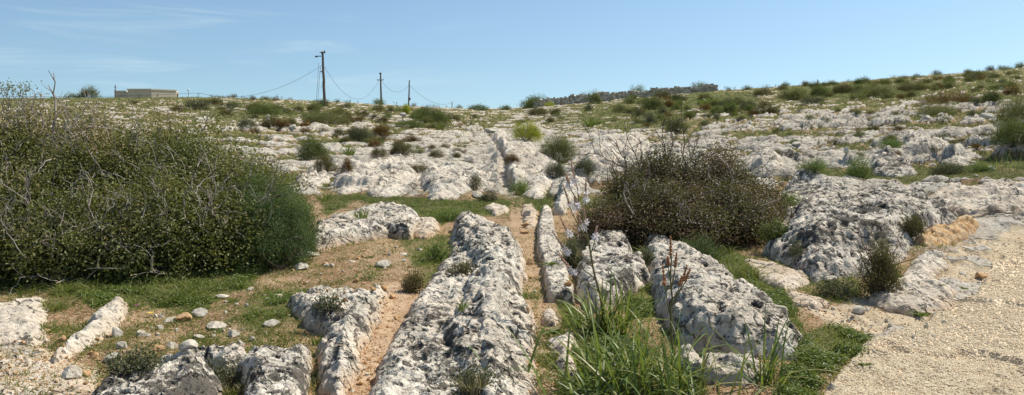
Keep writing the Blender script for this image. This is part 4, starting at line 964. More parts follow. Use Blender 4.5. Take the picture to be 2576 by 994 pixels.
# ------------------------------------------------------------------ loose stones
def stone_mesh(seed, sub=3, flat=.6, mat=M_STONE):
    import bmesh
    bm = bmesh.new(); bmesh.ops.create_icosphere(bm, subdivisions=sub, radius=1); rs = np.random.RandomState(seed)
    co = np.array([v.co[:] for v in bm.verts]); off = rs.rand(3)*50
    pl = rs.normal(size=(9, 3)); pl /= np.linalg.norm(pl, axis=1)[:, None]; dd = .42+.3*rs.rand(9)
    for n_, d_ in zip(pl, dd):
        s = co@n_; m = s > d_; co[m] -= np.outer((s[m]-d_)*.9, n_)
    nz = fbm(co[:, 0]*1.6+off[0], co[:, 1]*1.6+co[:, 2]*1.9+off[1], 3, seed); co *= (1+.16*nz)[:, None]
    co *= np.array([1, .8, flat])
    for v, c in zip(bm.verts, co): v.co = c
    me = bpy.data.meshes.new('stone'); bm.to_mesh(me); bm.free(); me.materials.append(mat)
    for p in me.polygons: p.use_smooth = False
    return me
SM = {m.name: [stone_mesh(500+k*7+i, 3, .5+.07*k, m) for k in range(5)] for i, m in enumerate((M_STONE, M_OCHRE, M_GREYST))}
nst = 0
def stone(label, px, row, wpx, hpx, mat=M_STONE, rz=0, name='stone', group=None, cat='stone', sink=.6):
    global nst
    x0, Y = (wxy if 1190 < px < 1345 and 540 < row < 700 else hxy)(px, row); w = wpx/FP*Y/2; h = hpx/FP*Y/2
    me = SM[mat.name][nst % 5]; nst += 1
    o = bpy.data.objects.new(name, me); COL.objects.link(o); yc = Y+w*.6
    o.location = (x0*yc/Y, yc, float(surf(x0*yc/Y, yc))+h*(1-sink)*.9); o.scale = (w, w, h*1.75); o.rotation_euler = (random.uniform(-.15, .15), random.uniform(-.15, .15), rz or random.uniform(-.5, .5))
    tag(o, label, cat, group); return o
ST = [
 (970, 673, 54, 24, 'G', 'grey flat slab stone propped on red soil in the middle of the clearing'),
 (987, 752, 30, 18, 'O', 'ochre stone at the head of the sandy cart rut'),
 (963, 728, 24, 14, 'O', 'small ochre stone behind the one heading the sandy rut'),
 (1332, 668, 28, 22, 'O', 'brownish round stone lying in the right cart rut'),
 (1428, 722, 22, 18, 'O', 'ochre stone at the foot of the narrow white rib'),
 (2467, 705, 36, 28, 'O', 'orange-brown stone on the pale margin of the track at right'),
 (2421, 692, 34, 14, 'S', 'flat white stone just left of the orange-brown one'),
 (2095, 984, 32, 24, 'S', 'buff stone on the gravel near the bottom edge'),
 (2085, 710, 40, 20, 'S', 'pale stone at the foot of the blackened outcrop'),
 (2165, 792, 44, 20, 'S', 'flat pale stone on gravelly soil below the wiry thyme'),
 (557, 753, 44, 19, 'S', 'oval white stone on grass right of the huge bush'),
 (175, 956, 62, 46, 'S', 'squarish pale stone in a reddish hollow at bottom left'),
 (212, 950, 34, 24, 'O', 'orange stone right beside the squarish pale stone'),
 (235, 905, 36, 16, 'O', 'flat orange stone above the squarish pale stone'),
 (155, 864, 26, 20, 'O', 'orange stone left of the slanting rib'),
 (118, 838, 22, 16, 'O', 'small orange stone beside the half-shaded slab'),
 (70, 913, 20, 12, 'S', 'small buff pebble on the cream pavement'),
 (290, 850, 34, 40, 'S', 'upright pale stone right of the slanting rib'),
 (285, 915, 56, 36, 'S', 'pale block between the slanting rib and the silvery plant'),
 (308, 880, 34, 24, 'G', 'grey stone behind the pale block'),
 (400, 885, 36, 30, 'O', 'round brown-grey stone set in a row of half-buried ones'),
 (430, 880, 36, 24, 'S', 'pale round stone right of the brown-grey one in the row'),
 (352, 848, 42, 18, 'S', 'flat pale stone in the grass above the row'),
 (425, 812, 44, 16, 'S', 'ochre-white rock sticking out of soil, left of the crumbly one'),
 (460, 812, 46, 26, 'O', 'crumbly ochre rock in the bare soil'),
 (508, 800, 50, 34, 'G', 'dark-topped rock with moss in the middle of the grass'),
 (540, 830, 66, 24, 'S', 'broad white rock poking from the grass below the dark-topped one'),
 (400, 830, 22, 16, 'S', 'small white stone by the bright yellow daisy'),
 (405, 800, 22, 12, 'G', 'dark little stone above the bright yellow daisy'),
 (480, 880, 60, 28, 'S', 'long pale rock lying before the bottom shelf'),
 (500, 855, 40, 18, 'S', 'pale rock behind the long pale one'),
 (585, 850, 36, 24, 'S', 'white stone with a black side in the grass'),
 (605, 872, 26, 16, 'S', 'small white stone left of the twin pebbles'),
 (592, 880, 20, 12, 'S', 'buff pebble stone left front of the small white one'),
 (637, 860, 20, 14, 'S', 'buff stone right of the white ones before the shelf'),
 (688, 825, 54, 26, 'G', 'grey-white rock half sunk in grass left of the crooked ridge'),
 (700, 752, 32, 14, 'S', 'white stone beside the path near the crooked ridge'),
 (672, 758, 20, 10, 'S', 'small stone left of the white one beside the path'),
 (627, 732, 22, 12, 'S', 'white pebble stone at the grass edge'),
 (478, 760, 20, 12, 'S', 'white stone in the grass before the huge bush'),
 (775, 648, 66, 26, 'S', 'white rock lying left of the block of limestone with a grass tuft'),
 (755, 680, 44, 22, 'S', 'pale rock below the white rock by the needle shrub'),
 (752, 650, 40, 16, 'S', 'small rock touching the needle shrub'),
 (820, 672, 18, 12, 'S', 'pale stone on the red soil, left of the clearing'),
 (836, 674, 16, 12, 'S', 'second pale stone on the red soil'),
 (885, 660, 22, 8, 'S', 'thin white stone flake on the soil'),
 (1013, 643, 24, 8, 'S', 'flat white flake in the upper clearing'),
 (1055, 632, 22, 9, 'S', 'white flake at the right of the upper clearing'),
 (1015, 660, 16, 12, 'S', 'little stone right of the grey slab stone'),
 (895, 712, 18, 14, 'O', 'ochre stone above the crooked ridge'),
 (915, 716, 16, 12, 'O', 'ochre stone near the head of the sandy rut'),
 (940, 733, 18, 14, 'O', 'reddish stone between two ochre stones'),
 (995, 802, 14, 10, 'O', 'small stone inside the sandy rut'),
 (950, 830, 16, 10, 'O', 'small ochre stone midway in the sandy rut'),
 (905, 970, 20, 12, 'O', 'ochre stone low in the sandy rut'),
 (937, 942, 14, 10, 'O', 'small ochre lump low in the sandy rut'),
 (775, 845, 18, 12, 'O', 'brown stone left of the crooked ridge foot'),
 (1470, 545, 30, 26, 'S', 'white boulder glimpsed through the flower spikes'),
 (1326, 552, 34, 22, 'G', 'pitted grey stone at the head of the soil patch'),
 (1322, 572, 26, 12, 'O', 'brown stone below the pitted grey one'),
 (1318, 588, 26, 18, 'O', 'red-brown stone in the head of the right rut'),
 (1200, 500, 40, 20, 'S', 'white stone below the rounded limestone brow'),
 (770, 318, 34, 16, 'O', 'warm-coloured boulder beside the broad olive shrub'),
 (735, 330, 24, 18, 'S', 'pointed boulder in the middle left distance'),
 (1015, 296, 20, 14, 'G', 'grey round boulder below the yellow-green bush'),
 (1183, 330, 30, 16, 'G', 'smooth boulder at the head of the left far rut'),
 (1234, 335, 36, 16, 'G', 'smooth boulder at the head of the right far rut'),
 (1990, 248, 24, 10, 'O', 'pinkish boulder in the bushes of the right slope'),
 (2000, 368, 30, 14, 'S', 'pointed pale stone on the dark ragged rocks'),
 (2130, 392, 18, 20, 'S', 'standing white stone behind the feathery fennel'),
 (2490, 430, 30, 22, 'S', 'round grey stone on the green strip near the right edge'),
 (2455, 445, 14, 10, 'G', 'dark small stone on the green strip'),
 (1765, 395, 30, 16, 'S', 'pale stone beside the bush top at the right'),
 (2330, 300, 22, 14, 'S', 'white boulder below the low red-and-green shrub'),
 (2485, 300, 40, 20, 'G', 'grey boulder left of the right-edge bush'),
]
MM = dict(S=M_STONE, O=M_OCHRE, G=M_GREYST)
for (px, row, w, h, m, lab) in ST: stone(lab, px, row, w, h, MM[m], name='boulder' if 'boulder' in lab else 'stone', cat='boulder' if 'boulder' in lab else 'stone')
# small loose stones nobody could tell apart
def scatter_pts(n, poly, rs, tries=60):
    out = []; p = np.array(poly, float)
    while len(out) < n and tries:
        q = np.stack([rs.uniform(p[:, 0].min(), p[:, 0].max(), n*3), rs.uniform(p[:, 1].min(), p[:, 1].max(), n*3)], 1)
        out += list(q[sdist(q[:, 0], q[:, 1], p) > 0]); tries -= 1
    return out[:n]
rs = np.random.RandomState(77)
for poly, n_, mt, lab, grp in [
  ([(740, 640), (1050, 620), (1040, 720), (950, 780), (720, 740)], 46, 'O', 'thumb-sized ochre stone loose on the red soil clearing', 'small stones on the red soil clearing'),
  ([(380, 780), (720, 740), (740, 860), (650, 880), (330, 880)], 30, 'S', 'small pale stone scattered in the thin grass left of the crooked ridge', 'small stones in the thin grass'),
  ([(60, 860), (240, 850), (300, 960), (150, 994), (0, 940)], 30, 'O', 'small orange stone in the bottom left soil', 'small stones in the bottom left soil'),
  ([(2000, 960), (2060, 940), (2260, 850), (2400, 790), (2440, 720), (2500, 690), (2440, 800), (2300, 880), (2120, 980), (2020, 994)], 34, 'S', 'small buff stone along the ragged edge of the track', 'small stones along the track edge'),
  ([(1340, 640), (1352, 700), (1356, 860), (1345, 994), (1330, 994), (1322, 700)], 26, 'O', 'small stone on the floor of the right cart rut', 'stones on the floor of the right cart rut'),
  ([(985, 780), (1010, 790), (930, 994), (880, 994)], 22, 'O', 'small lump of earth or stone on the floor of the sandy rut', 'stones on the floor of the sandy rut'),
  ([(2000, 770), (2200, 780), (2260, 830), (2120, 830)], 20, 'S', 'small buff stone on the soil below the wiry thyme', 'small stones below the wiry thyme')]:
    for px, row in scatter_pts(n_, poly, rs):
        s = rs.uniform(5, 12); stone(lab, px, row, s*1.3, s, MM[mt] if rs.rand() < .8 else M_STONE, name='small_stone', group=grp)

# pebbles of the track and grit on the soil: nobody could count these
def grit(name, pts, size, mat, lift=.3):
    n = len(pts); rs = np.random.RandomState(n); O = np.array([[1, 0, 0], [.2, 1, .1], [-1, .2, 0], [-.1, -1, .1], [.1, 0, 1], [0, .1, -1.]])
    Fo = np.array([[0, 1, 4], [1, 2, 4], [2, 3, 4], [3, 0, 4], [1, 0, 5], [2, 1, 5], [3, 2, 5], [0, 3, 5]])
    a = rs.rand(n)*math.tau; ca, sa = np.cos(a), np.sin(a); sz = np.broadcast_to(size, n)*rs.uniform(.6, 1.3, n)
    V = O[None]*(1+.35*(rs.rand(n, 6, 1)-.5)); x = V[..., 0]*ca[:, None]-V[..., 1]*sa[:, None]; y = V[..., 0]*sa[:, None]+V[..., 1]*ca[:, None]
    V = np.stack([x, y*.85, V[..., 2]*.6], -1)*sz[:, None, None]+pts[:, None]+np.array([0, 0, 1.])*(sz*lift)[:, None, None]
    F = (np.arange(n)[:, None, None]*6+Fo[None]).reshape(-1, 3)
    return mk(name, V.reshape(-1, 3), F, mat, None, False)
def sample(W, n, seed):
    rs = np.random.RandomState(seed); w = (W*RH*CW*INV).ravel(); k = rs.choice(w.size, n, p=w/w.sum()); i, j = np.unravel_index(k, PX.shape)
    Y = ys[i]*(1+rs.uniform(-.002, .002, n)); px = pxs[j]+rs.uniform(-1.5, 1.5, n); X = (px-CX)/FP*Y
    return np.stack([X, Y, surf(X, Y)], 1)
P = sample(((tm > .55)*(.75+.25*dens)+.25*(tm > .1)+.03*pale), 36000, 1)
tag(grit('track_pebbles', P, np.clip(.0065+.0045*RS.rand(len(P))**2, 0, .02), M_PEB), 'buff pebbles covering the pale track', 'gravel', kind='stuff')
P = sample((1-np.clip(green, 0, 1))*(TOPR < .5)*(tm < .3)*(1-ROCK)*ss(540, 640, ROW), 17000, 2)
tag(grit('soil_grit', P, np.clip(.004+.007*RS.rand(len(P))**3, 0, .02), M_OCHRE), 'fine grit lying on the soil', 'grit', kind='stuff')

# ------------------------------------------------------------------ grass, herbs and low scrub
gn = ss(-.1, .3, fbm(XX*3.5, YY*3, 3, 600))
gW = np.clip(green, 0, 1)*(TOPR < .5)*(tm < .3)*(.25+gn)
P = sample(gW*ss(440, 520, ROW), 95000, 3); n_ = len(P); D = RS.normal(size=(n_, 3))*.55+[0, 0, 1]
L = (.025+.055*RS.rand(n_)**2)*np.interp(P[:, 1], [4, 9, 20], [1, 1.1, 1.5]); V, Fq, Ft, m = blades(P-[0, 0, .005], D, L, .0042+.0004*P[:, 1], RS, .4, 2)
tag(mk('grass', V, [Fq, Ft], LM['grass'], dict(tone=np.repeat(RS.rand(n_), m))), 'short green and straw-coloured grass on the soil', 'grass', kind='stuff')
gN = sample(np.clip(green-.55, 0, 1)*(TOPR < .5)*ss(440, 520, ROW)*(gn > .35), 3200, 4); per = 14
C = np.repeat(gN, per, 0)+RS.normal(size=(len(gN)*per, 3))*[.03, .03, .012]+[0, 0, .022]
V, F = leaves(C, RS.normal(size=C.shape)*.6+[0, 0, 1], .03, .013, RS); tag(mk('low_weeds', V, F, LM['weed'], dict(tone=np.repeat(np.repeat(RS.rand(len(gN)), per)*.6+RS.rand(len(C))*.4, 4))), 'small leafy weeds carpeting the green ground', 'weeds', kind='stuff')
# rank weeds and long grass along the foot of the huge bush and between the right-hand ridges
wk = np.maximum(pmask([(60, 735), (420, 700), (560, 670), (700, 625), (730, 640), (640, 690), (560, 730), (430, 760), (100, 790)], 8, 14),
     np.maximum(pmask([(1570, 590), (1625, 600), (1640, 700), (1580, 720)], 6), pmask([(1720, 610), (1900, 650), (1960, 740), (1900, 730), (1800, 690)], 10)))*(TOPR < .5)
P = sample(wk*(.03+ss(-.05, .3, fbm(XX*1.7, YY*1.5, 3, 601))*(.3+gn)), 8500, 31); n_ = len(P); V, Fq, Ft, m = blades(P-[0, 0, .005], RS.normal(size=(n_, 3))*.45+[0, 0, 1], .06+.16*RS.rand(n_)**2, .007, RS, .5, 3)
tag(mk('long_grass', V, [Fq, Ft], LM['grass'], dict(tone=np.repeat(np.clip(RS.rand(n_)*1.1, 0, 1), m))), 'rank green grass and weeds at the foot of the bushes', 'grass', kind='stuff')
# small plants on the slope: leaf clumps in the hollows between the rocks
W = (np.clip(green, 0, 1)*(1-ROCK)+.04*(kw > .2)*(gn > .5))*ss(560, 500, ROW)*(TOPR < .5)
Pm = sample(W, 75000, 5); per = 7; sc = np.clip(Pm[:, 1], 9, 90)/FP
C = np.repeat(Pm, per, 0)+RS.normal(size=(len(Pm)*per, 3))*np.repeat(sc, per)[:, None]*[3.2, 3.2, 1.3]; C[:, 2] += np.repeat(sc, per)*1.6
V, F = leaves(C, RS.normal(size=C.shape)*.7+[0, 0, 1], np.repeat(sc, per)*3.6, np.repeat(sc, per)*1.5, RS)
tc = np.repeat(fbm(Pm[:, 0]*.6, Pm[:, 1]*.3, 2, 610)*.5+.5, per)
tn = np.clip(tc*.6+.4*RS.rand(len(C)), 0, 1); sel = np.repeat(RS.rand(len(Pm)), per)
for nm, kd, lo, hi, lab in (('low_scrub', 'grey', 0, .42, 'grey-green creeping scrub between the rocks'), ('green_ground_cover', 'weed', .42, .68, 'fresh green herbs between the rocks'), ('brown_ground_cover', 'brown', .68, .9, 'brown cushion scrub between the rocks'), ('straw_ground_cover', 'dry', .9, 1.1, 'dry pale grass between the rocks')):
    k = (sel >= lo) & (sel < hi); kk = np.repeat(k, 4); Vk = V[kk]
    tag(mk(nm, Vk, np.arange(len(Vk)).reshape(-1, 4), LM[kd], dict(tone=np.repeat(tn[k], 4))), lab, 'scrub', kind='stuff')
# scattered little shrubs that nothing tells apart, one object each
rs = np.random.RandomState(88)
ZONES = [([(520, 262), (740, 262), (900, 300), (900, 350), (700, 345), (560, 300)], 18, (16, 44), 'brown heath shrub between the wide green dome and the rounded dark bush', 'heath shrubs of the left middle distance'),
 ([(1560, 240), (1960, 240), (1960, 300), (1600, 320)], 26, (18, 46), 'green or brown shrub of the scrubby slope under the dry stone wall', 'shrubs of the slope under the dry stone wall'),
([(1960, 222), (2300, 206), (2560, 200), (2560, 232), (2330, 232), (2300, 252), (1960, 260)], 46, (18, 44), 'medium shrub in the belt of bushes across the upper right slope', 'bushes of the belt across the upper right slope'),
 ([(700, 262), (1150, 285), (1130, 330), (700, 310)], 22, (16, 40), 'medium brownish shrub on the stony slope under the poles', 'brownish shrubs under the poles'),
([(480, 262), (900, 272), (1150, 285), (1130, 300), (700, 300), (480, 280)], 26, (9, 22), 'tiny dark shrub dotted on the stony slope below the poles', 'tiny shrubs below the poles'),
 ([(500, 241), (640, 247), (1150, 274), (1300, 270), (1300, 276), (620, 252)], 24, (7, 16), 'tiny shrub along the left and middle skyline', 'tiny skyline shrubs at left'),
 ([(1820, 222), (2100, 208), (2560, 172), (2560, 200), (2000, 222), (1820, 232)], 44, (9, 26), 'small shrub near the skyline of the right slope', 'small shrubs near the right skyline'),
 ([(1500, 265), (1960, 262), (1960, 300), (1850, 320), (1560, 330)], 22, (14, 34), 'small mixed shrub in the green part of the right slope', 'small shrubs in the green part of the slope'),
 ([(1960, 255), (2330, 240), (2560, 290), (2540, 330), (2100, 300)], 14, (12, 26), 'small tuft shrub among the pale rocks of the upper right', 'tuft shrubs among the upper right rocks'),
 ([(1900, 320), (2480, 330), (2450, 400), (1960, 400)], 18, (16, 34), 'low tuft among the ragged grey rocks of the right slope', 'low tufts among the ragged rocks'),
 ([(1120, 300), (1240, 290), (1500, 290), (1500, 320), (1250, 320), (1130, 330)], 14, (8, 20), 'little tuft on the stony middle slope', 'little tufts on the middle slope'),
 ([(780, 330), (1000, 330), (1180, 380), (1180, 410), (1000, 380), (800, 350)], 30, (12, 30), 'low brown tuft on the pale rock of the middle left', 'low tufts on the middle left rock'),
 ([(1980, 262), (2300, 262), (2300, 300), (2000, 320)], 6, (12, 22), 'low tuft on the bright pale rocks of the upper right', 'low tufts on the bright rocks')]
for poly, n_, (a, b), lab, grp in ZONES:
    for px, row in scatter_pts(n_, poly, rs):
        w = rs.uniform(a, b); shrub(lab, px, row, w, w*rs.uniform(.35, .6), ['brown', 'dark', 'olive', 'grey', 'brown', 'rust'][rs.randint(6)], seed=rs.randint(1e5), group=grp, name='small_shrub')
# thin dry stems along the skyline
for k, (px, row, hh_) in enumerate([(400, 240, 14), (312, 241, 12), (333, 240, 11), (355, 240, 14), (505, 243, 12), (598, 247, 14), (612, 247, 10), (700, 250, 16), (712, 251, 14), (880, 262, 12), (900, 262, 9), (996, 268, 14), (1075, 270, 9), (1125, 272, 9), (1310, 262, 18), (1822, 224, 16), (1845, 222, 12), (1925, 216, 12), (1945, 214, 10)]):
    rs = np.random.RandomState(k); x0, Y = wxy(px, row); Y = min(Y, 149); h = hh_/FP*Y; c = np.array([x0, Y, float(surf(x0, Y))])
    lines = []
    for q_ in range(3):
        (p, r), dl = crooked((rs.normal()*.1, 0, -.1), [rs.normal()*.12, 0, 1], h*(.7+.4*rs.rand())+.1, 6, .35/FP*Y, .2/FP*Y, rs, .06); lines.append((p, r))
        for m_ in range(3):
            (p2, r2), _ = crooked(p[rs.randint(3, 6)], [rs.normal(), rs.normal(), .8], h*.22, 3, .25/FP*Y, .2/FP*Y, rs, .2); lines.append((p2, r2))
    V, F = tubes(lines, 3); o = mk('dry_stem_plant', V, F, M_DTWIG, None, True); o.location = c
    tag(o, 'thin dry plant stems standing against the sky on the skyline', 'dry plant', 'dry stems on the skyline')

# ------------------------------------------------------------------ poles and their wires
def pole(label, top, foot, Y, r, name='utility_pole', extras=()):
    a = P3(foot[0], foot[1], Y); zg = float(surf(a[0], Y)); b = P3(top[0], top[1], Y); d = (b-a)/(b[2]-a[2]); a2 = a+d*(zg-.4-a[2])
    e = empty(name, a2+[0, 0, .4]); tag(e, label, 'utility pole'); b0 = np.array(e.location)
    n_ = 9; t = np.linspace(0, 1, n_)[:, None]; P = a2+(b-a2)*t; P[1:-1, 0] += RS.normal(size=n_-2)*r*.15
    V, F = tubes([(P-b0, np.linspace(r*1.2, r*.8, n_))], 10); V = np.concatenate([V, [P[-1]-b0+[0, 0, .02]]]); top_i = len(V)-1; s = (n_-1)*10
    mk('shaft', V, [F, np.array([[s+k, s+(k+1) % 10, top_i] for k in range(10)])], M_POLE, None, True, e)
    return e, b0, b
def boxv(c, s):
    c = np.array(c, float); s = np.array(s, float)/2; V = np.array([[x, y, z] for x in (-1, 1) for y in (-1, 1) for z in (-1, 1)])*s+c
    return V, np.array([[0, 1, 3, 2], [4, 6, 7, 5], [0, 4, 5, 1], [2, 3, 7, 6], [0, 2, 6, 4], [1, 5, 7, 3]])
def boxes(L):
    V = []; F = []; c = 0
    for b in L: v, f = boxv(*b); V.append(v); F.append(f+c); c += 8
    return np.concatenate(V), np.concatenate(F)
e1, b1, t1 = pole('tallest leaning wooden pole with a broken bracket at its top', (811, 131), (817, 266), 104, .17)
V, F = boxes([((.05, -.05, 0), (.75, .3, .10)), ((.3, -.1, .14), (.16, .14, .26)), ((.0, -.1, .10), (.2, .12, .14))]); V += t1-b1+[0, 0, -.1]; mk('top_cap', V, F, M_METAL, None, False, e1)
V, F = boxes([((-.55, 0, -.55), (.8, .12, .10)), ((-.8, 0, -.62), (.3, .16, .14))]); V += t1-b1; mk('bracket', V, F, M_WIRE, None, False, e1)
V, F = boxes([((0, -.1, -2.6), (.42, .3, .12)), ((.2, -.1, -5.2), (.2, .2, .5))]); V += t1-b1; mk('band', V, F, M_METAL, None, False, e1)
e2, b2, t2 = pole('second pole with a short crossarm, behind the dark round bush', (957, 184), (959.5, 262), 152, .17)
V, F = boxes([((0, -.15, -1.35), (1.3, .14, .12)), ((-.6, -.15, -1.25), (.09, .09, .2)), ((.6, -.15, -1.25), (.09, .09, .2))]); V += t2-b2; mk('crossarm', V, F, M_METAL, None, False, e2)
V, F = boxes([((0, -.1, -.05), (.44, .3, .22))]); V += t2-b2; mk('top_cap', V, F, M_METAL, None, False, e2)
e3, b3, t3 = pole('third pole, plain, right of the one with a crossarm', (1030, 202), (1028, 264), 165, .15)
V, F = boxes([((.15, -.1, -3.9), (.2, .2, .5))]); V += t3-b3; mk('meter_box', V, F, M_METAL, None, False, e3)
e4, b4, t4 = pole('fourth and most distant pole, only its top showing over the skyline', (1137, 256), (1137, 272), 240, .14)
e5, b5, t5 = pole('slim far mast on the left skyline near the pale building', (290, 213), (290, 236), 175, .1, name='mast')
V, F = boxes([((0, 0, -.6), (.5, .1, .08)), ((0, 0, -1.2), (.3, .1, .08))]); V += t5-b5; mk('crossarm', V, F, M_METAL, None, False, e5)
def wire(label, a, b, sag, Yr, grp=None, n_=40):
    t = np.linspace(0, 1, n_)[:, None]; P = a+(b-a)*t-np.array([0, 0, 1])*sag*4*t*(1-t); c = P[0].copy()
    rr = np.maximum(.02, .30/FP*P[:, 1]); V, F = tubes([(P-c, rr)], 4); o = mk('overhead_wire', V, F, M_WIRE, None, True); o.location = c; tag(o, label, 'wire', grp)
A1 = P3(813, 162, 104); B2 = P3(956, 197, 152); B2b = P3(958, 201, 152); C3 = P3(1029, 214, 165); D4 = P3(1137, 258, 240)
wire('long cable sweeping down from the tallest pole to the left skyline', A1, P3(500, 234, 112), 2.0, 104)
wire('thin cable running on leftward along the skyline from the big sweep', P3(500, 234, 112), P3(-60, 240, 118), .35, 110)
wire('sagging cable between the tallest pole and the second pole', A1, B2, 4.3, 120)
wire('sagging cable between the second and the third pole', B2b, C3, 1.9, 150)
wire('cable drooping from the third pole to the most distant one', C3, D4, 1.9, 180)
wire('loose wire hanging from the bracket of the tallest pole', P3(802, 158, 104), P3(795, 266, 104), 0, 104, 'loose hanging wires')
wire('loose wire with a kink hanging left of the tallest pole', P3(806, 168, 104), P3(799, 262, 104), -.2, 104, 'loose hanging wires')
wire('short cable end hanging close against the tallest pole', P3(814, 192, 104), P3(809, 222, 104), -.1, 104)

# ------------------------------------------------------------------ dry stone wall on the right skyline
rs = np.random.RandomState(91); bv = []; bf = []; c = 0; wt = []
wp = [(1345, 122), (1480, 126), (1620, 130), (1806, 136)]
pts = np.array([[(a-CX)/FP*b, b] for a, b in wp]); seg = np.r_[0, np.cumsum(np.hypot(*np.diff(pts, axis=0).T))]
w0 = np.array([pts[0][0], pts[0][1], float(surf(*pts[0]))]); s = 0
hl = lambda u: np.interp(u, [0, 6, 14, seg[-1]], [.9, 1.3, 1.2, 1.0])+.22*math.sin(u*.9)*math.sin(u*.37)
for s in np.arange(0, seg[-1], .34):
    X = np.interp(s, seg, pts[:, 0]); Y = np.interp(s, seg, pts[:, 1]); zg = float(surf(X, Y)); H = hl(s)+rs.uniform(-.12, .14); z = -.2
    while z < H:
        hh_ = rs.uniform(.15, .26); v, f = boxv((X-w0[0]+rs.normal()*.05, Y-w0[1]+rs.normal()*.07, zg-w0[2]+z+hh_/2), (rs.uniform(.26, .44), .5, hh_*1.04)); v = v+rs.normal(size=v.shape)*.04; wt += [rs.rand()]*8
        bv.append(v); bf.append(f+c); c += 8; z += hh_
o = mk('dry_stone_wall', np.concatenate(bv), np.concatenate(bf), M_WALLST, dict(tone=wt), False); o.location = w0; tag(o, 'grey dry stone rubble wall running along the skyline', 'stone wall')
rs = np.random.RandomState(92)
x, Y = (1800-CX)/FP*117, 117.
# cairns
def cairn(label, px, row, Y, sizes, mat=M_GREYST):
    x0 = (px-CX)/FP*Y; c = np.array([x0, Y, float(surf(x0, Y))]); e = empty('stone_cairn', c); tag(e, label, 'cairn'); z = -.05
    for k, (w, h, dx) in enumerate(sizes):
        o = bpy.data.objects.new('stacked_stone', SM[mat.name][k % 5]); COL.objects.link(o); o.parent = e; o.location = (dx, 0, z+h*.5); o.scale = (w/2, w/2, h/2*1.75); o.rotation_euler = (0, 0, k*1.1); z += h*.86
cairn('small stone cairn with a pointed top on pale rock left of the poles', 675, 328, depth(675, 326), [(.75, .26, 0), (.52, .24, .04), (.34, .22, 0), (.2, .2, .02)], M_STONE)
cairn('little figure-like cairn on the right skyline with a dark round stone on top', 2057, 200, 148, [(.75, .4, 0), (.62, .35, .03), (.5, .3, 0), (.2, .32, 0)])

# ------------------------------------------------------------------ the pale building behind the left skyline
Yb_ = 195.
def bp(px, row, Y=Yb_): return P3(px, row, Y)
c = bp(381, 238); c[2] = HC-(262-CY0)/FP*Yb_; e = empty('stone_building', c); tag(e, 'long low pale stone building half hidden behind the left skyline', 'building')
def slab(name, p, q, z0, z1, th, mat, par, inward=1):
    p = np.array(p[:2])-c[:2]; q = np.array(q[:2])-c[:2]; d = q-p; L = np.linalg.norm(d); d /= L; n2 = np.array([-d[1], d[0]])*th
    V = [[*p, z0], [*q, z0], [*(q+n2), z0], [*(p+n2), z0], [*p, z1], [*q, z1], [*(q+n2), z1], [*(p+n2), z1]]
    return mk(name, V, np.array([[0, 1, 5, 4], [1, 2, 6, 5], [2, 3, 7, 6], [3, 0, 4, 7], [4, 5, 6, 7], [0, 3, 2, 1]]), mat, None, False, par)
ztop = bp(381, 228)[2]-c[2]
slab('wall', bp(381, 0, 192), bp(334, 0, 200), -1, ztop, -6, M_BWALL, e); slab('wall', bp(381, 0, 192.05), bp(450, 0, 206), -1, ztop, 6, M_BWALL, e)
slab('parapet', bp(381.3, 0, 191.9), bp(333.5, 0, 200), ztop+.003, ztop+.28, -6.2, M_BPAR, e); slab('parapet', bp(381.2, 0, 191.8), bp(451, 0, 206), ztop+.006, ztop+.3, 6.2, M_BPAR, e)
for k in range(9):
    a = k/9+.03; p = bp(381, 0, 191.97)*(1-a)+bp(450, 0, 205.97)*a; q = bp(381, 0, 191.97)*(1-a-.05)+bp(450, 0, 205.97)*(a+.05)
    slab('window', p, q, ztop-1.3, ztop-.4, -.08, M_DARKGL, e)
c_keep = c
c = bp(312, 238, 200); c[2] = HC-(262-CY0)/FP*200; e = empty('stone_outbuilding', c); tag(e, 'tiny low pale outbuilding left of the long building on the skyline', 'building')
zt = bp(312, 231.5, 200)[2]-c[2]
slab('wall', bp(288, 0, 200), bp(332, 0, 200), -1, zt, 5, M_BWALL, e); slab('parapet', bp(287, 0, 199.9), bp(318, 0, 199.9), zt+.003, zt+.35, 5.2, M_BPAR, e)
# white globe on a thin post
px_, Yg = 474, 150.; p = P3(px_, 226, Yg); g = float(surf(p[0], Yg)); e = empty('globe_lamp', (p[0], Yg, g)); tag(e, 'small white globe on a thin post on the left skyline', 'lamp')
V, F = tubes([(np.array([[0, 0, -.1], [0, 0, p[2]-g-.15]]), .04)], 5); mk('post', V, F, M_METAL, None, True, e)
import bmesh
bm = bmesh.new(); bmesh.ops.create_uvsphere(bm, u_segments=14, v_segments=10, radius=.2); me = bpy.data.meshes.new('globe'); bm.to_mesh(me); bm.free(); me.materials.append(M_WHITE)
for q_ in me.polygons: q_.use_smooth = True
o = bpy.data.objects.new('globe', me); COL.objects.link(o); o.parent = e; o.location = (0, 0, p[2]-g)

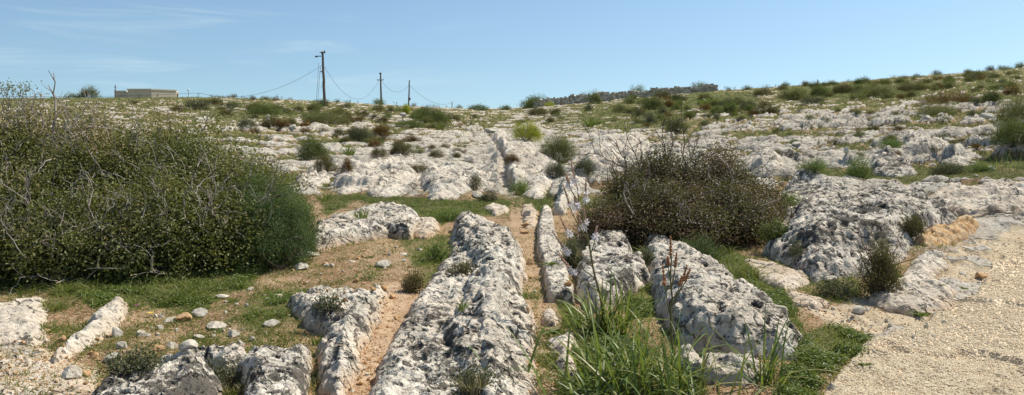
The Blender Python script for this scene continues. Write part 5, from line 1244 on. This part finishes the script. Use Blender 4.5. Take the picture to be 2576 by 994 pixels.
# ------------------------------------------------------------------ sun, sky, camera
EL, AZ = math.radians(54), math.radians(60)
sd = Vector((math.sin(AZ)*math.cos(EL), math.cos(AZ)*math.cos(EL), math.sin(EL)))
ld = bpy.data.lights.new('sun', 'SUN'); ld.energy = 5.0; ld.angle = math.radians(.53); ld.color = (1, .94, .82)
lo = bpy.data.objects.new('sun', ld); lo.rotation_euler = sd.to_track_quat('Z', 'Y').to_euler(); COL.objects.link(lo)
W = bpy.data.worlds.new('World'); S.world = W; W.use_nodes = True; nt = W.node_tree; nt.nodes.clear()
N = nt.nodes.new; lk = nt.links.new
sk = N('ShaderNodeTexSky'); sk.sky_type = 'NISHITA'; sk.sun_disc = False; sk.sun_elevation = EL; sk.sun_rotation = AZ; sk.altitude = 0; sk.air_density = 1.0; sk.dust_density = .7; sk.ozone_density = 2.0
bg = N('ShaderNodeBackground'); bg.inputs[1].default_value = .110; wo = N('ShaderNodeOutputWorld')
tc = N('ShaderNodeTexCoord'); mp = N('ShaderNodeMapping'); mp.inputs['Rotation'].default_value = (0, math.radians(-14), 0); mp.inputs['Scale'].default_value = (1.6, 1.2, 13)
nz = N('ShaderNodeTexNoise'); nz.inputs['Scale'].default_value = 2.9; nz.inputs['Detail'].default_value = 7; nz.inputs['Roughness'].default_value = .55; nz.inputs['Distortion'].default_value = .5
sv = N('ShaderNodeSeparateXYZ'); lk(tc.outputs['Generated'], sv.inputs[0]); cv = N('ShaderNodeCombineXYZ'); zz_ = N('ShaderNodeMapRange'); zz_.clamp = False
for i_, v_ in ((1, 0.), (2, 1.), (3, .085), (4, 1.)): zz_.inputs[i_].default_value = v_
lk(sv.outputs[2], zz_.inputs[0]); lk(sv.outputs[0], cv.inputs[0]); lk(sv.outputs[1], cv.inputs[1]); lk(zz_.outputs[0], cv.inputs[2]); lk(cv.outputs[0], sk.inputs[0])
lk(tc.outputs['Generated'], mp.inputs[0]); lk(mp.outputs[0], nz.inputs['Vector'])
mr = N('ShaderNodeMapRange'); mr.interpolation_type = 'SMOOTHSTEP'; mr.inputs[1].default_value = .50; mr.inputs[2].default_value = .74; mr.inputs[4].default_value = .34
lk(nz.outputs['Fac'], mr.inputs[0])
sx = N('ShaderNodeSeparateXYZ'); lk(tc.outputs['Generated'], sx.inputs[0]); m2 = N('ShaderNodeMapRange'); m2.inputs[1].default_value = .02; m2.inputs[2].default_value = -.3; lk(sx.outputs[0], m2.inputs[0])
mu = N('ShaderNodeMath'); mu.operation = 'MULTIPLY'; lk(mr.outputs[0], mu.inputs[0]); lk(m2.outputs[0], mu.inputs[1])
mx = N('ShaderNodeMix'); mx.data_type = 'RGBA'; lk(mu.outputs[0], mx.inputs[0]); lk(sk.outputs[0], mx.inputs[6]); mx.inputs[7].default_value = (6.2, 6.6, 7.0, 1)
tn_ = N('ShaderNodeMix'); tn_.data_type = 'RGBA'; tn_.blend_type = 'MULTIPLY'; tn_.inputs[0].default_value = 1; tn_.inputs[7].default_value = (.99, 1.085, 1.055, 1); lk(mx.outputs[2], tn_.inputs[6]); lk(tn_.outputs[2], bg.inputs[0]); lk(bg.outputs[0], wo.inputs[0])
cd = bpy.data.cameras.new('camera'); cd.sensor_width = 36; cd.lens = 36*FP/2576; cd.shift_y = -(497-CY0)/2576; cd.clip_start = .1; cd.clip_end = 2000
co = bpy.data.objects.new('camera', cd); co.location = (0, 0, HC); co.rotation_euler = (math.radians(90), 0, 0); COL.objects.link(co); S.camera = co
S.view_settings.view_transform = 'Standard'; S.view_settings.look = 'None'; S.view_settings.exposure = .25; S.view_settings.gamma = 1
S.cycles.max_bounces = 6; S.cycles.transparent_max_bounces = 4
